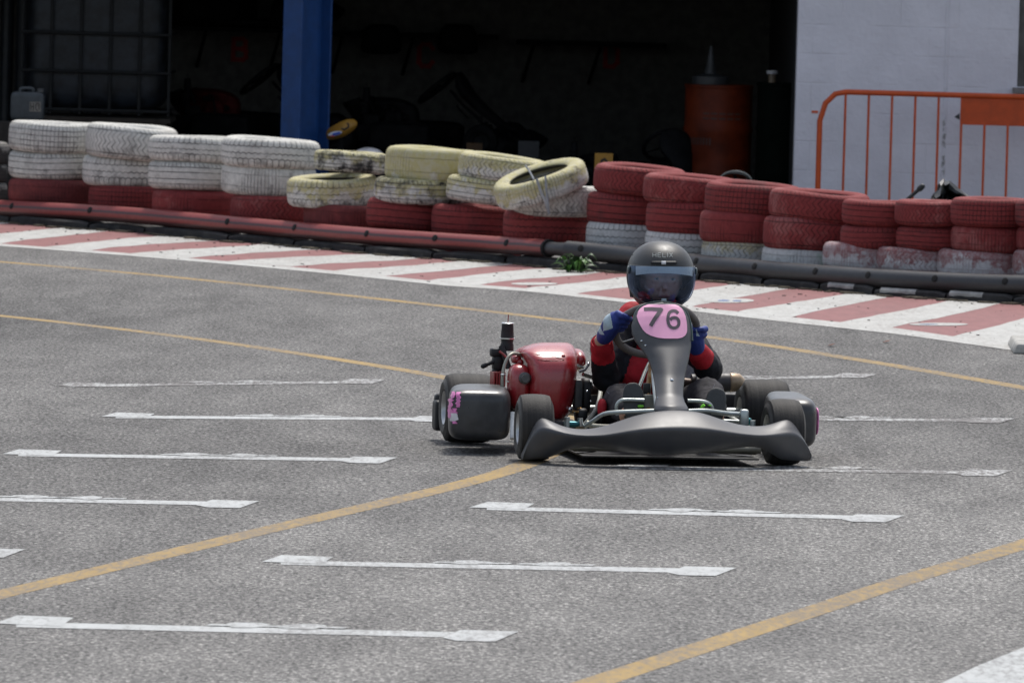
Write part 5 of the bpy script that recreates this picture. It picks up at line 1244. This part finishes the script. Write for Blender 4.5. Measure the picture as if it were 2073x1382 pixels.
# yellow kart number boards and noses standing low behind the tyres
YM = simple('yellow board', (.34,.17,.015), .5, var=.1); KM = simple('black figure', (.01,.01,.01), .6)
def board(px0, px1, py0, py1, Y_, label, draw=None, shade=YM, lean=0):
    a, c = gp(px0, py1, Y_), gp(px1, py0, Y_); root = empty('number_board', ((a.x+c.x)/2, Y_, 0), label=label, cat='number board', group='yellow number boards behind the tyres')
    hw = (c.x-a.x)/2; MB().box((-hw, -.006, a.z), (hw, .006, c.z)).build('plate', shade, root, smooth=0, bevel=.003)
    MB().tube([(0, .02, .014), (0, .02, (a.z+c.z)/2)], .012, 8).build('stand', DK[0], root); MB().box((-.12,-.1,.014), (.12,.14,.03)).build('stand_foot', DK[0], root, smooth=0)
    if draw:
        b = MB(); s = (c.z-a.z)*.62; strokes(b, draw, .17, lambda x, y: Vector(((x-.28)*s, -.0065, a.z+(c.z-a.z)*.10+y*s)), (0,-.0015,0)); b.build('figure', KM, root, smooth=0)
board(1203, 1241, 311, 352, 60.3, 'small yellow board with a black curved figure left of the red stacks', [[(.5,.85),(.35,1),(.15,.9),(.05,.6),(.05,.3),(.2,0)],[(.05,.55),(.35,.6),(.5,.5)]])
board(943, 977, 290, 330, 63.5, 'dim amber board behind the yellow tyres', None, simple('amber board', (.08,.035,.005), .6))
board(1048, 1092, 286, 330, 62.8, 'grey lettered panel behind the tilted tyre', None, simple('grey panel', (.02,.022,.025), .6))
# yellow nose of a kart just right of the blue column
O = gp(690, 258, 60.75); ny = empty('kart_nose', (O.x, O.y, 0), label='yellow kart nose with black figure and round blue white sticker beside the blue column', cat='kart nose')
def NV(px, py, dy=0): q = gp(px, py, 60.75+dy); return Vector((q.x-O.x, q.y-O.y, q.z))
rows = [[NV(x, y, dy) for x, y, dy in r] for r in ([(664,262,.06),(680,252,.0),(702,241,-.02),(718,242,.03)], [(660,270,.04),(680,264,-.05),(704,256,-.07),(724,248,.01)], [(661,278,.04),(682,275,-.06),(700,268,-.07),(723,254,.0)], [(663,283,.08),(682,281,.0),(696,276,.0),(716,263,.05)])]
MB().grid(rows).build('panel', YM, ny, smooth=180, subsurf=2, solid=.01)
b = MB(); b.tube([NV(702,250,-.09),NV(706,252,-.09),NV(705,258,-.09),NV(697,263,-.09),NV(691,260,-.09)], .006, 8); b.build('figure', KM, ny)
MB().sbox(NV(678,271,-.072), (.05,.006,.016), 2, 10, M=Matrix.Rotation(R_(-14), 3, 'Y')).build('sticker', simple('white sticker', (.5,.52,.55), .5), ny)
MB().sbox(NV(681,271,-.078), (.032,.006,.010), 2, 10, M=Matrix.Rotation(R_(-14), 3, 'Y')).build('sticker_centre', simple('blue sticker', (.03,.07,.35), .5), ny); MB().sbox(NV(672,276,-.078), (.02,.005,.004), 2, 8).build('sticker_flash', simple('red sticker', (.4,.03,.03), .5), ny)
MB().tube([NV(690,272,.03), Vector((0,.05,.014))], .02, 8).build('stand', DK[0], ny)
# white helmet with an orange flash
p = gp(746, 318, 60.15); hw_ = empty('spare_helmet', p, label='white helmet with an orange flash showing behind the narrow yellow tyre', cat='helmet')
MB().sbox((0,0,0), (.105,.125,.065), 2.1, 20).build('shell', simple('white helmet', (.62,.60,.60), .3), hw_); MB().sbox((.012,-.098,.0), (.05,.02,.022), 2, 10).build('flash', simple('orange flash', (.75,.33,.03), .4), hw_)
b = MB().box((p.x-.2, 59.98, .014), (p.x+.2, 60.3, p.z-.066)); tag(b.build('tool_box', DK[0], smooth=0, bevel=.01), 'black tool box under the white helmet', 'box')
# karts heaped low near the drum: seat back, steering wheel and arms in silhouette
O = Vector((gp(1440,300,61.9).x-.1, 61.5, .0)); stored(Vector((O.x-.1, O.y+.3, .012)), R_(20), 'black kart parked on the floor in front of the orange red drum')
# tinted half round screen lying on the tyres
p = gp(1488, 368, 56.9); sc2 = empty('wind_screen', p, label='tinted curved wind screen lying behind the red tyre at the bay end', cat='screen'); rows = []
for j in range(7):
    rr = .105*(1-.12*j/6); rows.append([Vector((rr*math.cos(A), -.10+.05*j-.04*math.sin(A), .072*math.sin(A)*(1-.06*j)))+Vector((.0,0,-.0)) for A in [math.pi*k/16 for k in range(17)]])
gs = simple('tinted screen', (.16,.18,.17), .12, metal=.4, var=.1); MB().grid(rows).build('screen', gs, sc2, smooth=180, solid=.003)
MB().tube(rows[0], .005, 8).build('screen_rim', simple('grey rim', (.20,.21,.20), .3), sc2); MB().sbox((.0,-.05,.03), (.012,.05,.018), 3, 8, M=Matrix.Rotation(R_(-30),3,'Y')).build('clip', DK[0], sc2)
b = MB().box((p.x-.18, 56.75, .001), (p.x+.2, 57.1, p.z-.002)); tag(b.build('tool_box', DK[0], smooth=0, bevel=.01), 'black tool box under the tinted wind screen', 'box')
# black rod and crumpled plastic behind the right-hand tyres
Yr = 53.6; RODM = simple('black rod plastic', (.02,.022,.022), .5)
a, c = atY(1862, 382, Yr), atY(1832, 408, Yr); d = (c-a).normalized()
b = MB().tube([a, c, a+d*(a.z/abs(d.z))*.985], .0115, 10); b.capsule(a, a-d*.02, .018, .017); tag(b.build('rod', RODM), 'black rod with a rounded grip leaning behind the small red tyres', 'rod')
rnd = random.Random(9)
out = [(1886,408),(1888,395),(1898,386),(1902,372),(1911,362),(1914,369),(1921,365),(1934,378),(1948,388),(1960,398),(1966,408)]
def AV(px, py, dy): return atY(px, py, Yr+dy)
b = MB(); rows = []
for j in range(6):
    t = j/5; rows.append([AV(x+(1925-x)*t*.35+rnd.uniform(-2,2), min(410, y+(408-y)*t)+rnd.uniform(-1.5,1.5), -.10+.20*rnd.random()+(.0 if j else .1)) for x, y in out])
b.grid(rows); lo_ = rows[-1]; b.grid([rows[0], [q+Vector((0,.25,-.02)) for q in rows[0]]]); g0 = [Vector((q.x, q.y, .002)) for q in rows[-1]]; b.grid([rows[-1], g0])
tag(b.build('crumpled_plastic', simple('black crumpled film', (.015,.017,.017), .32, var=.5), smooth=25, solid=.004), 'crumpled black plastic heap behind the ribbed red tyre at the right', 'plastic')
